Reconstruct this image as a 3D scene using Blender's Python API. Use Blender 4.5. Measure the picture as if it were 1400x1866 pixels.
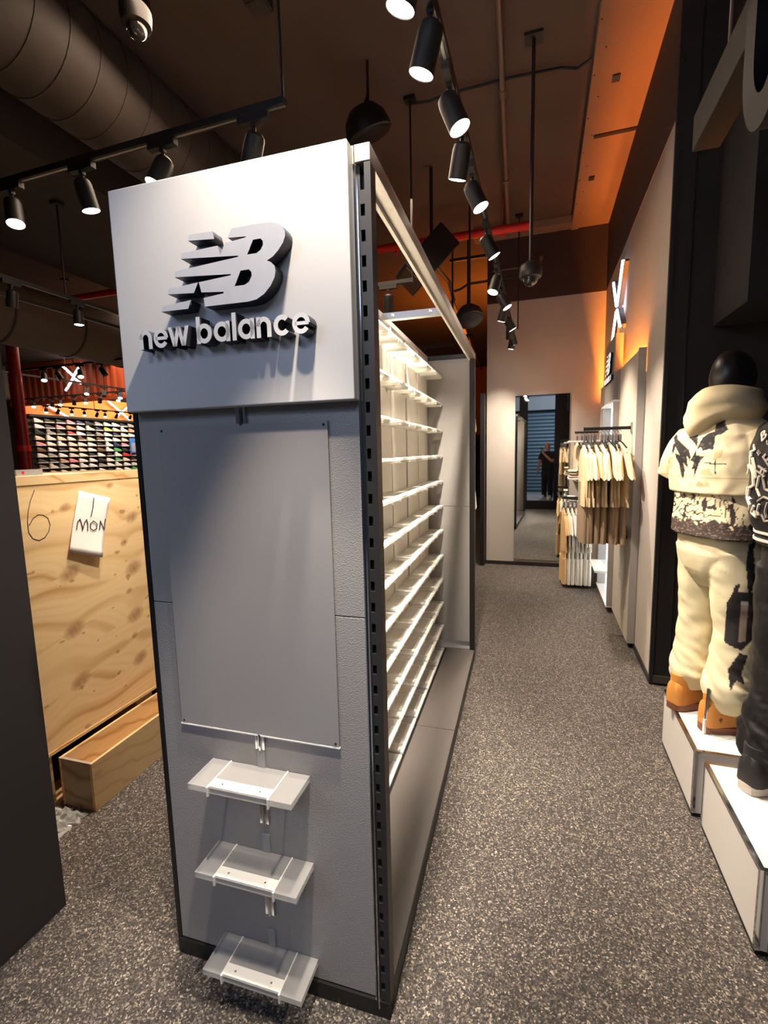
import bpy, math, random
from mathutils import Vector, Matrix, noise
from math import sin, cos, pi, radians as rad
random.seed(7)
S = bpy.context.scene
C = S.collection
for o in list(bpy.data.objects):
    bpy.data.objects.remove(o)

# ------------------------------------------------------------------ camera
# world: +y runs along the aisle to the mirror wall, +x right, z up; lens 1.8 m above the floor
cd = bpy.data.cameras.new('camera'); cam = bpy.data.objects.new('camera', cd); C.objects.link(cam)
R0 = Vector((0.949014, 0.314307, -0.022797)); R1 = Vector((0.017607, -0.125073, -0.991991)); R2 = Vector((-0.314740, 0.941013, -0.124232))
m = Matrix((R0, -R1, -R2)).transposed().to_4x4(); m.translation = (0, 0, 1.8)
cam.matrix_world = m
cd.sensor_fit = 'VERTICAL'; cd.sensor_height = 36; cd.lens = 36*862.85/1866; cd.clip_start = 0.05; cd.clip_end = 100
S.camera = cam

# ------------------------------------------------------------------ exposure, world
S.view_settings.view_transform = 'Standard'; S.view_settings.look = 'None'
S.view_settings.exposure = 0.42; S.view_settings.gamma = 1.0; S.view_settings.use_curve_mapping = False
w = bpy.data.worlds.new('world'); S.world = w; w.use_nodes = True
w.node_tree.nodes['Background'].inputs[0].default_value = (0.50, 0.56, 0.78, 1)
w.node_tree.nodes['Background'].inputs[1].default_value = 0.05

SPOT = 100.0        # watts of one track spotlight
WARM = (1.0, 0.875, 0.74)
ORANGE = (1.0, 0.27, 0.03)
LEDW = 165.0       # watts of the orange strip behind the wall bay

def light(name, kind, loc, power, color, parent=None, target=None, size=0.1, angle=60, blend=0.6, size_y=None):
    l = bpy.data.lights.new(name, kind); l.energy = power; l.color = color
    if kind == 'SPOT':
        l.spot_size = rad(angle); l.spot_blend = blend; l.shadow_soft_size = size
    elif kind == 'AREA':
        l.size = size
        if size_y: l.shape = 'RECTANGLE'; l.size_y = size_y
    else:
        l.shadow_soft_size = size
    o = bpy.data.objects.new(name, l); C.objects.link(o)
    if target is not None:
        d = Vector(target)-Vector(loc)
        o.rotation_euler = d.to_track_quat('-Z', 'Y').to_euler()
    o.location = loc
    if parent: o.parent = parent
    return o

# assumed bluish mall light from behind the photographer, added as area fill without fixtures
light('mall_fill', 'AREA', (-3.0, -3.2, 4.3), 50, (0.52, 0.64, 1.0), target=(-1.0, 1.5, 1.6), size=2.4, size_y=1.4)
light('mall_fill', 'AREA', (0.6, -3.2, 4.9), 130, (0.70, 0.82, 1.0), target=(0.1, -4.2, 0.0), size=2.0, size_y=1.0)  # added to brighten the shutter and the man in the mirror
# added fill, standing in for unseen lamps of the deeper sales floor
light('sales_floor_fill', 'AREA', (-9.5, 9.5, 4.6), 240, (1.0, 0.76, 0.55), target=(-9.5, 9.6, 0), size=6, size_y=5)
light('sales_floor_fill', 'AREA', (-1.75, 3.6, 4.3), 60, (1.0, 0.76, 0.56), target=(-2.1, 2.9, 0), size=0.8, size_y=2.5)  # added fill above the gap, placed to light the crate face

light('orange_ceiling_fill', 'AREA', (-1.6, 9.8, 3.3), 60, ORANGE, target=(-1.0, 10.2, 4.95), size=1.6, size_y=0.3)  # added fill for the orange glow on the far ceiling, without a fixture

# ------------------------------------------------------------------ materials
def lin(c):
    c = c/255.0
    return c/12.92 if c <= 0.04045 else ((c+0.055)/1.055)**2.4
def rgb(r, g, b): return (lin(r), lin(g), lin(b), 1)

def mat(name, color, rough=0.5, metal=0.0, spec=0.5, bump=None, emis=None, estr=0, vary=0.0, vscale=6.0):
    M = bpy.data.materials.new(name); M.use_nodes = True
    nt = M.node_tree; b = nt.nodes['Principled BSDF']
    b.inputs['Base Color'].default_value = color; b.inputs['Roughness'].default_value = rough
    b.inputs['Metallic'].default_value = metal; b.inputs['Specular IOR Level'].default_value = spec
    if vary or bump:
        tc = nt.nodes.new('ShaderNodeTexCoord')
    if vary:
        n = nt.nodes.new('ShaderNodeTexNoise'); n.inputs['Scale'].default_value = vscale; n.inputs['Detail'].default_value = 5
        nt.links.new(tc.outputs['Object'], n.inputs['Vector'])
        r = nt.nodes.new('ShaderNodeValToRGB')
        r.color_ramp.elements[0].position = 0.3; r.color_ramp.elements[1].position = 0.7
        r.color_ramp.elements[0].color = tuple(max(0, x*(1-vary)) for x in color[:3])+(1,)
        r.color_ramp.elements[1].color = tuple(min(1, x*(1+vary)) for x in color[:3])+(1,)
        nt.links.new(n.outputs['Fac'], r.inputs['Fac']); nt.links.new(r.outputs['Color'], b.inputs['Base Color'])
    if bump:
        sc, st, kind = bump
        if kind == 'leather':
            n = nt.nodes.new('ShaderNodeTexVoronoi'); out = 'Distance'; n.feature = 'SMOOTH_F1'
        else:
            n = nt.nodes.new('ShaderNodeTexNoise'); n.inputs['Detail'].default_value = 4; out = 'Fac'
        n.inputs['Scale'].default_value = sc
        nt.links.new(tc.outputs['Object'], n.inputs['Vector'])
        bp = nt.nodes.new('ShaderNodeBump'); bp.inputs['Strength'].default_value = st; bp.inputs['Distance'].default_value = 0.004
        nt.links.new(n.outputs[out], bp.inputs['Height']); nt.links.new(bp.outputs['Normal'], b.inputs['Normal'])
    if emis:
        b.inputs['Emission Color'].default_value = tuple(emis[:3])+(1,); b.inputs['Emission Strength'].default_value = estr
    return M

def speckle_floor():
    M = bpy.data.materials.new('speckled_rubber_floor'); M.use_nodes = True
    nt = M.node_tree; b = nt.nodes['Principled BSDF']
    tc = nt.nodes.new('ShaderNodeTexCoord')
    nz = nt.nodes.new('ShaderNodeTexNoise'); nz.inputs['Scale'].default_value = 60
    mx = nt.nodes.new('ShaderNodeMixRGB'); mx.inputs[0].default_value = 0.012
    nt.links.new(tc.outputs['Object'], nz.inputs['Vector']); nt.links.new(tc.outputs['Object'], mx.inputs[1]); nt.links.new(nz.outputs['Color'], mx.inputs[2])
    v = nt.nodes.new('ShaderNodeTexVoronoi'); v.inputs['Scale'].default_value = 190
    nt.links.new(mx.outputs[0], v.inputs['Vector'])
    sx = nt.nodes.new('ShaderNodeSeparateColor'); nt.links.new(v.outputs['Color'], sx.inputs[0])
    r = nt.nodes.new('ShaderNodeValToRGB'); cr = r.color_ramp; cr.interpolation = 'CONSTANT'
    cols = [(0, (46, 41, 38)), (.30, (66, 60, 55)), (.58, (86, 78, 71)), (.76, (112, 102, 92)), (.88, (142, 130, 115)), (.965, (176, 163, 145))]
    cr.elements[0].color = rgb(*cols[0][1]); cr.elements[1].position = cols[1][0]; cr.elements[1].color = rgb(*cols[1][1])
    for p, c in cols[2:]:
        e = cr.elements.new(p); e.color = rgb(*c)
    nt.links.new(sx.outputs[0], r.inputs['Fac']); nt.links.new(r.outputs['Color'], b.inputs['Base Color'])
    bp = nt.nodes.new('ShaderNodeBump'); bp.inputs['Strength'].default_value = 0.35; bp.inputs['Distance'].default_value = 0.003
    nt.links.new(v.outputs['Distance'], bp.inputs['Height']); nt.links.new(bp.outputs['Normal'], b.inputs['Normal'])
    b.inputs['Roughness'].default_value = 0.75
    return M

def plywood(name, base=(234, 204, 156), dark=(206, 162, 106), scale=1.0, axis='Z', knots=True):
    M = bpy.data.materials.new(name); M.use_nodes = True
    nt = M.node_tree; b = nt.nodes['Principled BSDF']; L = nt.links.new
    tc = nt.nodes.new('ShaderNodeTexCoord')
    n = nt.nodes.new('ShaderNodeTexNoise'); n.inputs['Scale'].default_value = 1.7*scale; n.inputs['Detail'].default_value = 2
    L(tc.outputs['Object'], n.inputs['Vector'])
    vm = nt.nodes.new('ShaderNodeMixRGB'); vm.blend_type = 'ADD'; vm.inputs[0].default_value = 0.20/scale
    L(tc.outputs['Object'], vm.inputs[1]); L(n.outputs['Color'], vm.inputs[2])
    mp = nt.nodes.new('ShaderNodeMapping'); mp.inputs['Rotation'].default_value = (rad(14), 0, 0)
    L(vm.outputs[0], mp.inputs['Vector'])
    wv = nt.nodes.new('ShaderNodeTexWave'); wv.bands_direction = axis; wv.inputs['Scale'].default_value = 1.5*scale
    wv.inputs['Distortion'].default_value = 9; wv.inputs['Detail'].default_value = 3; wv.inputs['Detail Scale'].default_value = 0.7
    L(mp.outputs[0], wv.inputs['Vector'])
    r = nt.nodes.new('ShaderNodeValToRGB')
    r.color_ramp.elements[0].position = 0.0; r.color_ramp.elements[0].color = rgb(*dark)
    r.color_ramp.elements[1].position = 0.30; r.color_ramp.elements[1].color = rgb(*base)
    e = r.color_ramp.elements.new(0.06); e.color = rgb(*[int(0.45*d+0.55*l) for d, l in zip(dark, base)])
    L(wv.outputs['Color'], r.inputs['Fac'])
    fn = nt.nodes.new('ShaderNodeTexNoise'); fn.inputs['Scale'].default_value = 30; fn.inputs['Detail'].default_value = 6
    mp2 = nt.nodes.new('ShaderNodeMapping'); mp2.inputs['Scale'].default_value = (1, 0.12, 1.6)
    L(tc.outputs['Object'], mp2.inputs['Vector']); L(mp2.outputs[0], fn.inputs['Vector'])
    mm = nt.nodes.new('ShaderNodeMixRGB'); mm.blend_type = 'MULTIPLY'; mm.inputs[0].default_value = 0.30
    L(r.outputs['Color'], mm.inputs[1]); L(fn.outputs['Color'], mm.inputs[2]); last = mm
    if knots:
        v = nt.nodes.new('ShaderNodeTexVoronoi'); v.inputs['Scale'].default_value = 4.2; v.inputs['Randomness'].default_value = 0.8
        mp3 = nt.nodes.new('ShaderNodeMapping'); mp3.inputs['Scale'].default_value = (1, 0.8, 1.3)
        L(vm.outputs[0], mp3.inputs['Vector']); L(mp3.outputs[0], v.inputs['Vector'])
        kr = nt.nodes.new('ShaderNodeValToRGB')
        kr.color_ramp.elements[0].position = 0.03; kr.color_ramp.elements[0].color = rgb(110, 68, 40)
        kr.color_ramp.elements[1].position = 0.14; kr.color_ramp.elements[1].color = (1, 1, 1, 1)
        L(v.outputs['Distance'], kr.inputs['Fac'])
        k2 = nt.nodes.new('ShaderNodeMixRGB'); k2.blend_type = 'MULTIPLY'; k2.inputs[0].default_value = 0.75
        L(mm.outputs[0], k2.inputs[1]); L(kr.outputs['Color'], k2.inputs[2]); last = k2
    L(last.outputs[0], b.inputs['Base Color'])
    b.inputs['Roughness'].default_value = 0.6
    return M

def acrylic(name, color, alpha, rough=0.25):
    M = bpy.data.materials.new(name); M.use_nodes = True
    nt = M.node_tree; b = nt.nodes['Principled BSDF']; out = nt.nodes['Material Output']
    b.inputs['Base Color'].default_value = color; b.inputs['Roughness'].default_value = rough
    t = nt.nodes.new('ShaderNodeBsdfTransparent'); t.inputs[0].default_value = (0.97, 0.97, 0.95, 1)
    mx = nt.nodes.new('ShaderNodeMixShader'); mx.inputs[0].default_value = alpha
    nt.links.new(t.outputs[0], mx.inputs[1]); nt.links.new(b.outputs[0], mx.inputs[2]); nt.links.new(mx.outputs[0], out.inputs[0])
    return M

def attr_mat(name, rough=0.85, bump=(160, 0.25)):
    M = bpy.data.materials.new(name); M.use_nodes = True
    nt = M.node_tree; b = nt.nodes['Principled BSDF']; L = nt.links.new
    a = nt.nodes.new('ShaderNodeAttribute'); a.attribute_name = 'print'
    L(a.outputs['Color'], b.inputs['Base Color']); b.inputs['Roughness'].default_value = rough
    tc = nt.nodes.new('ShaderNodeTexCoord'); n = nt.nodes.new('ShaderNodeTexNoise'); n.inputs['Scale'].default_value = bump[0]
    L(tc.outputs['Object'], n.inputs['Vector'])
    bp = nt.nodes.new('ShaderNodeBump'); bp.inputs['Strength'].default_value = bump[1]; bp.inputs['Distance'].default_value = 0.002
    L(n.outputs['Fac'], bp.inputs['Height']); L(bp.outputs['Normal'], b.inputs['Normal'])
    return M

FLOOR = speckle_floor()
CEIL = mat('ceiling_paint', rgb(92, 74, 66), 0.9, vary=0.10, vscale=1.5)
SOFFIT = mat('soffit_paint', rgb(142, 112, 94), 0.9, vary=0.06, vscale=2)
WHITE = mat('white_wall_paint', rgb(190, 180, 168), 0.8, vary=0.03, vscale=2)
BROWN = mat('brown_band_paint', rgb(62, 46, 40), 0.85)
BLACKW = mat('black_wall_paint', rgb(25, 22, 22), 0.75, vary=0.1, vscale=3)
CHARCOAL = mat('charcoal_cladding', rgb(42, 38, 37), 0.65)
BASEB = mat('dark_baseboard', rgb(38, 33, 31), 0.5)
PANELG = mat('grey_laminate', rgb(160, 155, 150), 0.42)
LEATHER = mat('grained_grey_panel', rgb(150, 145, 141), 0.42, bump=(330, 0.28, 'leather'))
POSTER = mat('clear_backed_grey_poster_panel', rgb(152, 148, 146), 0.16, spec=0.6)
HEADER = mat('header_white', rgb(206, 202, 198), 0.55)
LETTER = mat('grey_letter_face', rgb(205, 205, 209), 0.6, vary=0.05, vscale=20)
LETTERW = mat('light_letter_face', rgb(226, 224, 222), 0.55)
LSIDE = mat('black_letter_side', rgb(34, 36, 46), 0.5)
BLACKM = mat('black_metal', rgb(36, 34, 34), 0.42, metal=0.3)
POSTM = mat('dark_grey_steel', rgb(58, 55, 54), 0.45, metal=0.4)
BLACKP = mat('black_plastic', rgb(24, 23, 23), 0.45)
DECK = mat('deck_laminate', rgb(104, 97, 91), 0.5, vary=0.05, vscale=3)
CHROME = mat('chrome', rgb(205, 205, 208), 0.12, metal=1.0)
STEEL = mat('brushed_aluminium', rgb(190, 184, 174), 0.35, metal=0.8)
CREAMB = mat('cream_back_panel', rgb(240, 235, 224), 0.6, bump=(170, 0.3, 'leather'))
CREAMS = mat('cream_strip', rgb(246, 241, 230), 0.5)
ACR = acrylic('frosted_acrylic', rgb(250, 247, 240), 0.62)
ACRF = acrylic('thick_frosted_acrylic', rgb(206, 203, 200), 0.40, 0.3)
ACRC = acrylic('clear_acrylic', rgb(230, 230, 228), 0.22, 0.08)
GLOSSW = mat('gloss_white_laminate', rgb(236, 230, 222), 0.25, spec=0.6)
PLY = plywood('pine_plywood')
PLYE = plywood('pine_board', (236, 200, 146), (206, 158, 98), 2.2, knots=False)
PLYT = plywood('pale_plywood', (224, 190, 140), (212, 174, 122), 2.2)
PAPER = mat('white_paper', rgb(236, 230, 222), 0.8)
INK = mat('black_marker_ink', rgb(40, 30, 28), 0.7)
RED = mat('red_pipe_paint', rgb(226, 40, 32), 0.35)
PIPE = mat('grey_brown_conduit', rgb(122, 100, 88), 0.55)
DUCT = mat('painted_duct', rgb(66, 56, 50), 0.6, vary=0.08, vscale=4)
SPOTB = mat('spotlight_housing', rgb(30, 27, 26), 0.5)
def emit(name, c, s):
    M = bpy.data.materials.new(name); M.use_nodes = True
    nt = M.node_tree; e = nt.nodes.new('ShaderNodeEmission'); e.inputs[0].default_value = tuple(c[:3])+(1,); e.inputs[1].default_value = s
    nt.links.new(e.outputs[0], nt.nodes['Material Output'].inputs[0]); return M
LENS = emit('lit_lens', (1.0, 0.93, 0.82), 14)
LED = emit('white_neon_tube', (0.90, 0.94, 1.0), 4)
LEDO = emit('orange_led_strip', ORANGE, 6)
NICHE = emit('backlit_niche_panel', (0.93, 0.96, 1.0), 1.6)
GLASS = mat('dome_glass', rgb(52, 48, 46), 0.08, spec=0.9)
MIRROR = mat('mirror_glass', rgb(225, 228, 226), 0.02, metal=1.0)

# ------------------------------------------------------------------ mesh helpers
class MB:
    def __init__(s): s.v = []; s.f = []; s.m = []; s.mi = 0
    def add(s, vs, fs):
        n = len(s.v); s.v += [tuple(v) for v in vs]; s.f += [tuple(i+n for i in f) for f in fs]; s.m += [s.mi]*len(fs); return s
    def box(s, a, b):
        x0, y0, z0 = a; x1, y1, z1 = b
        return s.add([(x0, y0, z0), (x1, y0, z0), (x1, y1, z0), (x0, y1, z0), (x0, y0, z1), (x1, y0, z1), (x1, y1, z1), (x0, y1, z1)],
                     [(3, 2, 1, 0), (4, 5, 6, 7), (0, 1, 5, 4), (1, 2, 6, 5), (2, 3, 7, 6), (3, 0, 4, 7)])
    def cbox(s, c, d, M=None):
        h = [x/2 for x in d]; n = len(s.v)
        s.box([-x for x in h], h)
        for i in range(n, len(s.v)):
            p = Vector(s.v[i]); p = (M @ p) if M else p
            s.v[i] = tuple(p+Vector(c))
        return s
    def tube(s, pts, r, seg=10, caps=True):
        pts = [Vector(p) for p in pts]; rings = []
        rs = r if isinstance(r, (list, tuple)) else [r]*len(pts)
        for i, p in enumerate(pts):
            d = (pts[min(i+1, len(pts)-1)]-pts[max(i-1, 0)]).normalized()
            a = d.orthogonal().normalized() if i == 0 else (A-d*A.dot(d)).normalized()
            A = a; b = d.cross(a)
            rings.append([p+(a*cos(2*pi*k/seg)+b*sin(2*pi*k/seg))*rs[i] for k in range(seg)])
        return s.loft(rings, caps)
    def loft(s, rings, caps=True, closed=True):
        n = len(rings[0]); vs = [p for r in rings for p in r]; fs = []
        for i in range(len(rings)-1):
            for k in range(n if closed else n-1):
                a = i*n+k; b = i*n+(k+1) % n
                fs.append((a, b, b+n, a+n))
        if caps and closed:
            fs.append(tuple(range(n-1, -1, -1))); fs.append(tuple((len(rings)-1)*n+k for k in range(n)))
        return s.add(vs, fs)
    def lathe(s, prof, c=(0, 0, 0), seg=20, M=None):
        rings = []
        for r, z in prof:
            ring = []
            for k in range(seg):
                p = Vector((r*cos(2*pi*k/seg), r*sin(2*pi*k/seg), z))
                if M: p = M @ p
                ring.append(p+Vector(c))
            rings.append(ring)
        return s.loft(rings)
    def sphere(s, c, r, nu=16, nv=10):
        rx, ry, rz = r if isinstance(r, (tuple, list)) else (r, r, r)
        rings = []
        for i in range(nv+1):
            t = -pi/2+pi*i/nv; q = max(cos(t), 0.02)
            rings.append([(c[0]+rx*q*cos(2*pi*k/nu), c[1]+ry*q*sin(2*pi*k/nu), c[2]+rz*sin(t)) for k in range(nu)])
        return s.loft(rings)
    def prism(s, poly, ax, d0, d1):
        def P(a, b, d): return (d, a, b) if ax == 0 else ((a, d, b) if ax == 1 else (a, b, d))
        n = len(poly)
        return s.add([P(a, b, d0) for a, b in poly]+[P(a, b, d1) for a, b in poly],
                     [tuple(range(n)), tuple(range(2*n-1, n-1, -1))]+[((i+1) % n, i, i+n, (i+1) % n+n) for i in range(n)])
    def stroke(s, pts, wd, ax, d0, d1):
        # flat ribbon of width wd along a 2-D polyline, thick from d0 to d1 on axis ax
        for i in range(len(pts)-1):
            (a, b), (c, d) = pts[i], pts[i+1]
            L = math.hypot(c-a, d-b) or 1e-6; tx, ty = (c-a)/L*wd*.45, (d-b)/L*wd*.45; nx, ny = -(d-b)/L*wd/2, (c-a)/L*wd/2
            s.prism([(a-tx+nx, b-ty+ny), (c+tx+nx, d+ty+ny), (c+tx-nx, d+ty-ny), (a-tx-nx, b-ty-ny)], ax, d0, d1)
        return s
ORIG = {}
def build(name, mb, mats, parent=None, smooth=False, bevel=0, label=None):
    o0 = ORIG.get(parent, Vector((0, 0, 0))) if parent else Vector((0, 0, 0))
    me = bpy.data.meshes.new(name)
    me.from_pydata([(v[0]-o0.x, v[1]-o0.y, v[2]-o0.z) for v in mb.v], [], mb.f)
    for M in (mats if isinstance(mats, (list, tuple)) else [mats]): me.materials.append(M)
    me.polygons.foreach_set('material_index', mb.m)
    if smooth: me.polygons.foreach_set('use_smooth', [True]*len(me.polygons))
    import bmesh
    bm = bmesh.new(); bm.from_mesh(me); bmesh.ops.recalc_face_normals(bm, faces=bm.faces); bm.to_mesh(me); bm.free()
    o = bpy.data.objects.new(name, me); C.objects.link(o)
    if parent: o.parent = parent; ORIG[o] = o0
    if bevel:
        b = o.modifiers.new('bevel', 'BEVEL'); b.width = bevel; b.segments = 2; b.limit_method = 'ANGLE'
    if label: o['label'] = label
    return o
def smooth_angle(o, a=40):
    me = o.data
    me.polygons.foreach_set('use_smooth', [True]*len(me.polygons))
    try: me.set_sharp_from_angle(angle=rad(a))
    except Exception: pass
    return o
def thing(name, label, cat, loc=(0, 0, 0), rotz=0, group=None, orig=None):
    o = bpy.data.objects.new(name, None); C.objects.link(o); o.empty_display_size = 0.1
    o.location = loc; o.rotation_euler = (0, 0, rotz); o['label'] = label; o['category'] = cat
    if group: o['group'] = group
    if orig is not None: ORIG[o] = Vector(orig)
    return o
def tag(o, label, cat, group=None):
    o['label'] = label; o['category'] = cat
    if group: o['group'] = group
    return o
def struct(name, mb, mats, parent=None, **k):
    o = build(name, mb, mats, parent, **k)
    if parent is None: o['kind'] = 'structure'
    return o
def dup(root, loc, rotz=None, label=None, group=None):
    r = root.copy(); C.objects.link(r); r.location = loc
    if rotz is not None: r.rotation_euler = (0, 0, rotz)
    if label: r['label'] = label
    if group: r['group'] = group
    for ch in list(root.children):
        c = ch.copy(); C.objects.link(c); c.parent = r
        for g in ch.children:
            d = g.copy(); C.objects.link(d); d.parent = c
    return r
TH = math.atan(0.0363)                       # the free-standing fixtures stand 2 degrees off the store axis
def G(x, y, z=0): return (x*cos(TH)-y*sin(TH), x*sin(TH)+y*cos(TH), z)
def gthing(name, label, cat, o, group=None): return thing(name, label, cat, G(*o), TH, group, o)

def curve_mesh(name, loops, depth, parent, M4, material):
    cu = bpy.data.curves.new(name, 'CURVE'); cu.dimensions = '2D'; cu.fill_mode = 'BOTH'; cu.extrude = depth/2
    for lp in loops:
        sp = cu.splines.new('POLY'); sp.points.add(len(lp)-1)
        for p, q in zip(sp.points, lp): p.co = (q[0], q[1], 0, 1)
        sp.use_cyclic_u = True
    t = bpy.data.objects.new(name, cu); C.objects.link(t)
    dg = bpy.context.evaluated_depsgraph_get(); me = bpy.data.meshes.new_from_object(t.evaluated_get(dg))
    bpy.data.objects.remove(t)
    o0 = ORIG.get(parent, Vector((0, 0, 0)))
    me.transform(M4); me.transform(Matrix.Translation(-o0))
    me.name = name; me.materials.clear(); me.materials.append(material); me.materials.append(LSIDE)
    ax = M4.to_3x3() @ Vector((0, 0, 1)); ax.normalize()
    for p in me.polygons: p.material_index = 0 if abs(p.normal.dot(ax)) > .7 else 1
    o = bpy.data.objects.new(name, me); C.objects.link(o); o.parent = parent; ORIG[o] = o0
    return o
# 2-D (u,v) drawings stand upright: u along +x, v along z, thickness on y
UP = Matrix(((1, 0, 0, 0), (0, 0, 1, 0), (0, 1, 0, 0), (0, 0, 0, 1)))

# ================================================================== SETTING
b = MB(); b.box((-18.5, 0.05, -0.1), (2.6, 19, 0)); struct('floor', b, FLOOR)
b = MB(); b.box((-18.5, -6.2, -0.1), (2.6, 0.05, -0.002))
struct('trim_1', b, mat('mall_floor_tile', rgb(150, 146, 140), 0.5, vary=0.08))
# ceiling slab, the lower soffit along the right wall and the back wall, beams
b = MB(); b.box((-18.5, 0.0, 4.95), (0.335, 19, 5.05)); b.box((0.335, 0.0, 4.95), (2.6, 19, 5.05)); struct('ceiling', b, CEIL)
b = MB(); b.box((0.425, 0.3, 4.85), (0.83, 5.5, 4.945)); b.box((0.425, 5.53, 4.85), (0.83, 7.58, 4.945)); b.box((-1.0, 7.35, 4.85), (0.42, 7.58, 4.945))
struct('trim_2', b, SOFFIT)
b = MB(); b.box((0.335, 0.3, 4.835), (0.425, 7.58, 4.945))
sb = struct('trim_3', b, SOFFIT)
for k in range(15):
    q = MB(); q.lathe([(0.007, 0), (0.006, -0.004), (0.002, -0.005)], (0.352 if k % 2 else 0.41, 3.3+k*0.27, 4.835), 8)
    build('screw', q, BLACKM, sb)
b = MB(); b.box((0.5, 4.72, 4.838), (0.56, 4.8, 4.85)); b.box((0.45, 6.25, 4.838), (0.51, 6.33, 4.85)); struct('trim_4', b, BLACKP)
b = MB(); b.box((0.43, 5.49, 4.84), (0.83, 5.54, 4.86)); struct('trim_5', b, mat('soffit_joint', rgb(40, 26, 20), 0.8))
# mirror wall (back)
b = MB(); b.box((-0.82, 7.57, 0), (0.83, 7.72, 3.97)); wb = struct('wall_back', b, WHITE)
b = MB(); b.box((-0.82, 7.568, 3.97), (0.83, 7.72, 4.95)); struct('trim_6', b, BROWN)
b = MB(); b.box((-0.82, 7.555, 0), (0.815, 7.57, 0.055)); struct('baseboard_back', b, BASEB)
b = MB(); b.box((-0.90, 7.40, 0), (-0.835, 7.60, 2.65)); struct('trim_7', b, BLACKM)
# right wall
b = MB(); b.box((0.815, 3.90, 0), (1.0, 7.72, 3.97)); struct('wall_right', b, WHITE)
b = MB(); b.box((0.812, 3.90, 3.97), (1.0, 7.72, 4.95)); struct('trim_8', b, BROWN)
b = MB(); b.box((0.805, 3.895, 0), (0.815, 7.57, 0.05)); struct('baseboard_right', b, BASEB)
# black bay behind the mannequins
b = MB(); b.box((0.812, 3.88, 0), (1.95, 3.90, 4.95)); b.box((0.805, 3.872, 0), (0.83, 3.905, 4.95)); struct('wall_alcove', b, BLACKW)
b = MB(); b.box((0.83, 3.868, 0.02), (1.8, 3.88, 0.075)); struct('baseboard_alcove', b, mat('alcove_skirting', rgb(70, 64, 60), 0.4))
b = MB(); b.box((0.93, 3.872, 0.08), (0.936, 3.88, 4.9)); struct('trim_9', b, BLACKM)
b = MB(); b.box((1.75, 0.35, 0), (1.9, 3.88, 4.95)); struct('wall_window_side', b, BLACKW)
b = MB(); b.box((1.083, 3.30, 2.60), (1.75, 3.88, 4.95)); struct('trim_10', b, mat('bulkhead_black', rgb(24, 22, 22), 0.7))
# black return wall at the left edge of the photograph
b = MB(); b.box((-2.6, 0.16, 0), (-1.81, 1.21, 4.95)); struct('wall_left_return', b, CHARCOAL)
# shop front behind the camera: black wall with one raised opening, and the mall beyond
b = MB(); b.box((0.34, 0.05, 0), (2.6, 0.16, 4.95)); b.box((-0.66, 0.05, 0), (-0.42, 0.16, 4.95)); struct('wall_front', b, BLACKW)
b = MB(); b.box((-0.42, -1.6, 0), (0.34, 0.16, 0.26)); b.mi = 1; b.box((-0.42, -1.6, 0.26), (0.34, 0.12, 0.27))
struct('trim_11', b, [BLACKW, mat('sill_top', rgb(150, 142, 132), 0.6)])
b = MB(); b.box((-3.4, -6.2, 0), (2.6, -6.05, 6)); struct('wall_mall', b, mat('mall_wall_paint', rgb(60, 68, 80), 0.8))
b = MB()
n = 46; pts = []
for k in range(n): pts.append((-6.0+(0.03 if k % 2 else 0), 0.02+k*3.4/n))
for k in range(n-1):
    y0, z0 = pts[k]; y1, z1 = pts[k+1]; b.add([(-3.2, y0, z0), (2.4, y0, z0), (2.4, y1, z1), (-3.2, y1, z1)], [(0, 1, 2, 3)])
tag(build('roller_shutter', b, mat('blue_grey_shutter', rgb(78, 98, 110), 0.5, metal=0.2)), 'blue-grey slatted roller shutter seen behind the man in the mirror', 'shutter')
b = MB(); b.box((-3.3, -6.02, 3.4), (2.5, -5.8, 3.95)); struct('trim_12', b, mat('shutter_fascia', rgb(150, 150, 150), 0.7))
b = MB()
for k in range(24): b.box((-3.4, -5.9+k*0.25, 5.3+(0.03 if k % 2 else 0)), (2.6, -5.66+k*0.25, 5.36))
struct('trim_13', b, mat('mall_ribbed_ceiling', rgb(46, 58, 72), 0.6))
# far shell of the sales floor
b = MB(); b.box((-18.5, 0.0, 0), (-18.3, 19, 4.95)); struct('wall_left', b, BROWN)
b = MB(); b.box((-18.5, 18.8, 0), (2.6, 19, 2.4)); b.mi = 1; b.box((-18.5, 18.8, 2.4), (2.6, 19, 4.95))
struct('wall_far', b, [BLACKW, mat('far_wall_upper', rgb(190, 104, 60), 0.8)])
b = MB(); b.box((1.0, 3.9, 0), (1.2, 19, 4.95)); struct('wall_far_right', b, BROWN)
b = MB(); b.box((-18.5, 0.0, 0), (-2.6, 0.16, 4.95)); struct('wall_front_left', b, BLACKW)
ORW = mat('orange_lit_wall', rgb(236, 132, 52), 0.7)  # the orange light falling on this wall band is put into its colour
b = MB(); b.box((-17.3, 11.9, 3.3), (-17.1, 18.7, 4.2)); struct('trim_14', b, ORW)
# orange corrugated bulkhead
b = MB(); x = -17.0; prof = []
while x < -6.5:
    prof += [(x, 11.5), (x+0.10, 11.5), (x+0.14, 11.56), (x+0.24, 11.56)]; x += 0.28
vs = [(p[0], p[1], 3.72) for p in prof]+[(p[0], p[1], 4.80) for p in prof]; n = len(prof)
b.add(vs, [(i, i+1, i+1+n, i+n) for i in range(n-1)])
b.box((-17.0, 11.46, 4.80), (-6.5, 11.6, 4.93)); b.box((-17.0, 11.46, 3.62), (-6.5, 11.6, 3.72))
struct('trim_15', b, mat('orange_corrugated_steel', rgb(196, 84, 40), 0.55))
# fill light added to brighten the shoe wall, with no fixture of its own
light('shoe_wall_fill', 'AREA', (-15.2, 15.3, 4.5), 190, (1.0, 0.86, 0.70), target=(-17.0, 15.3, 2.2), size=6.0, size_y=0.5)
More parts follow.
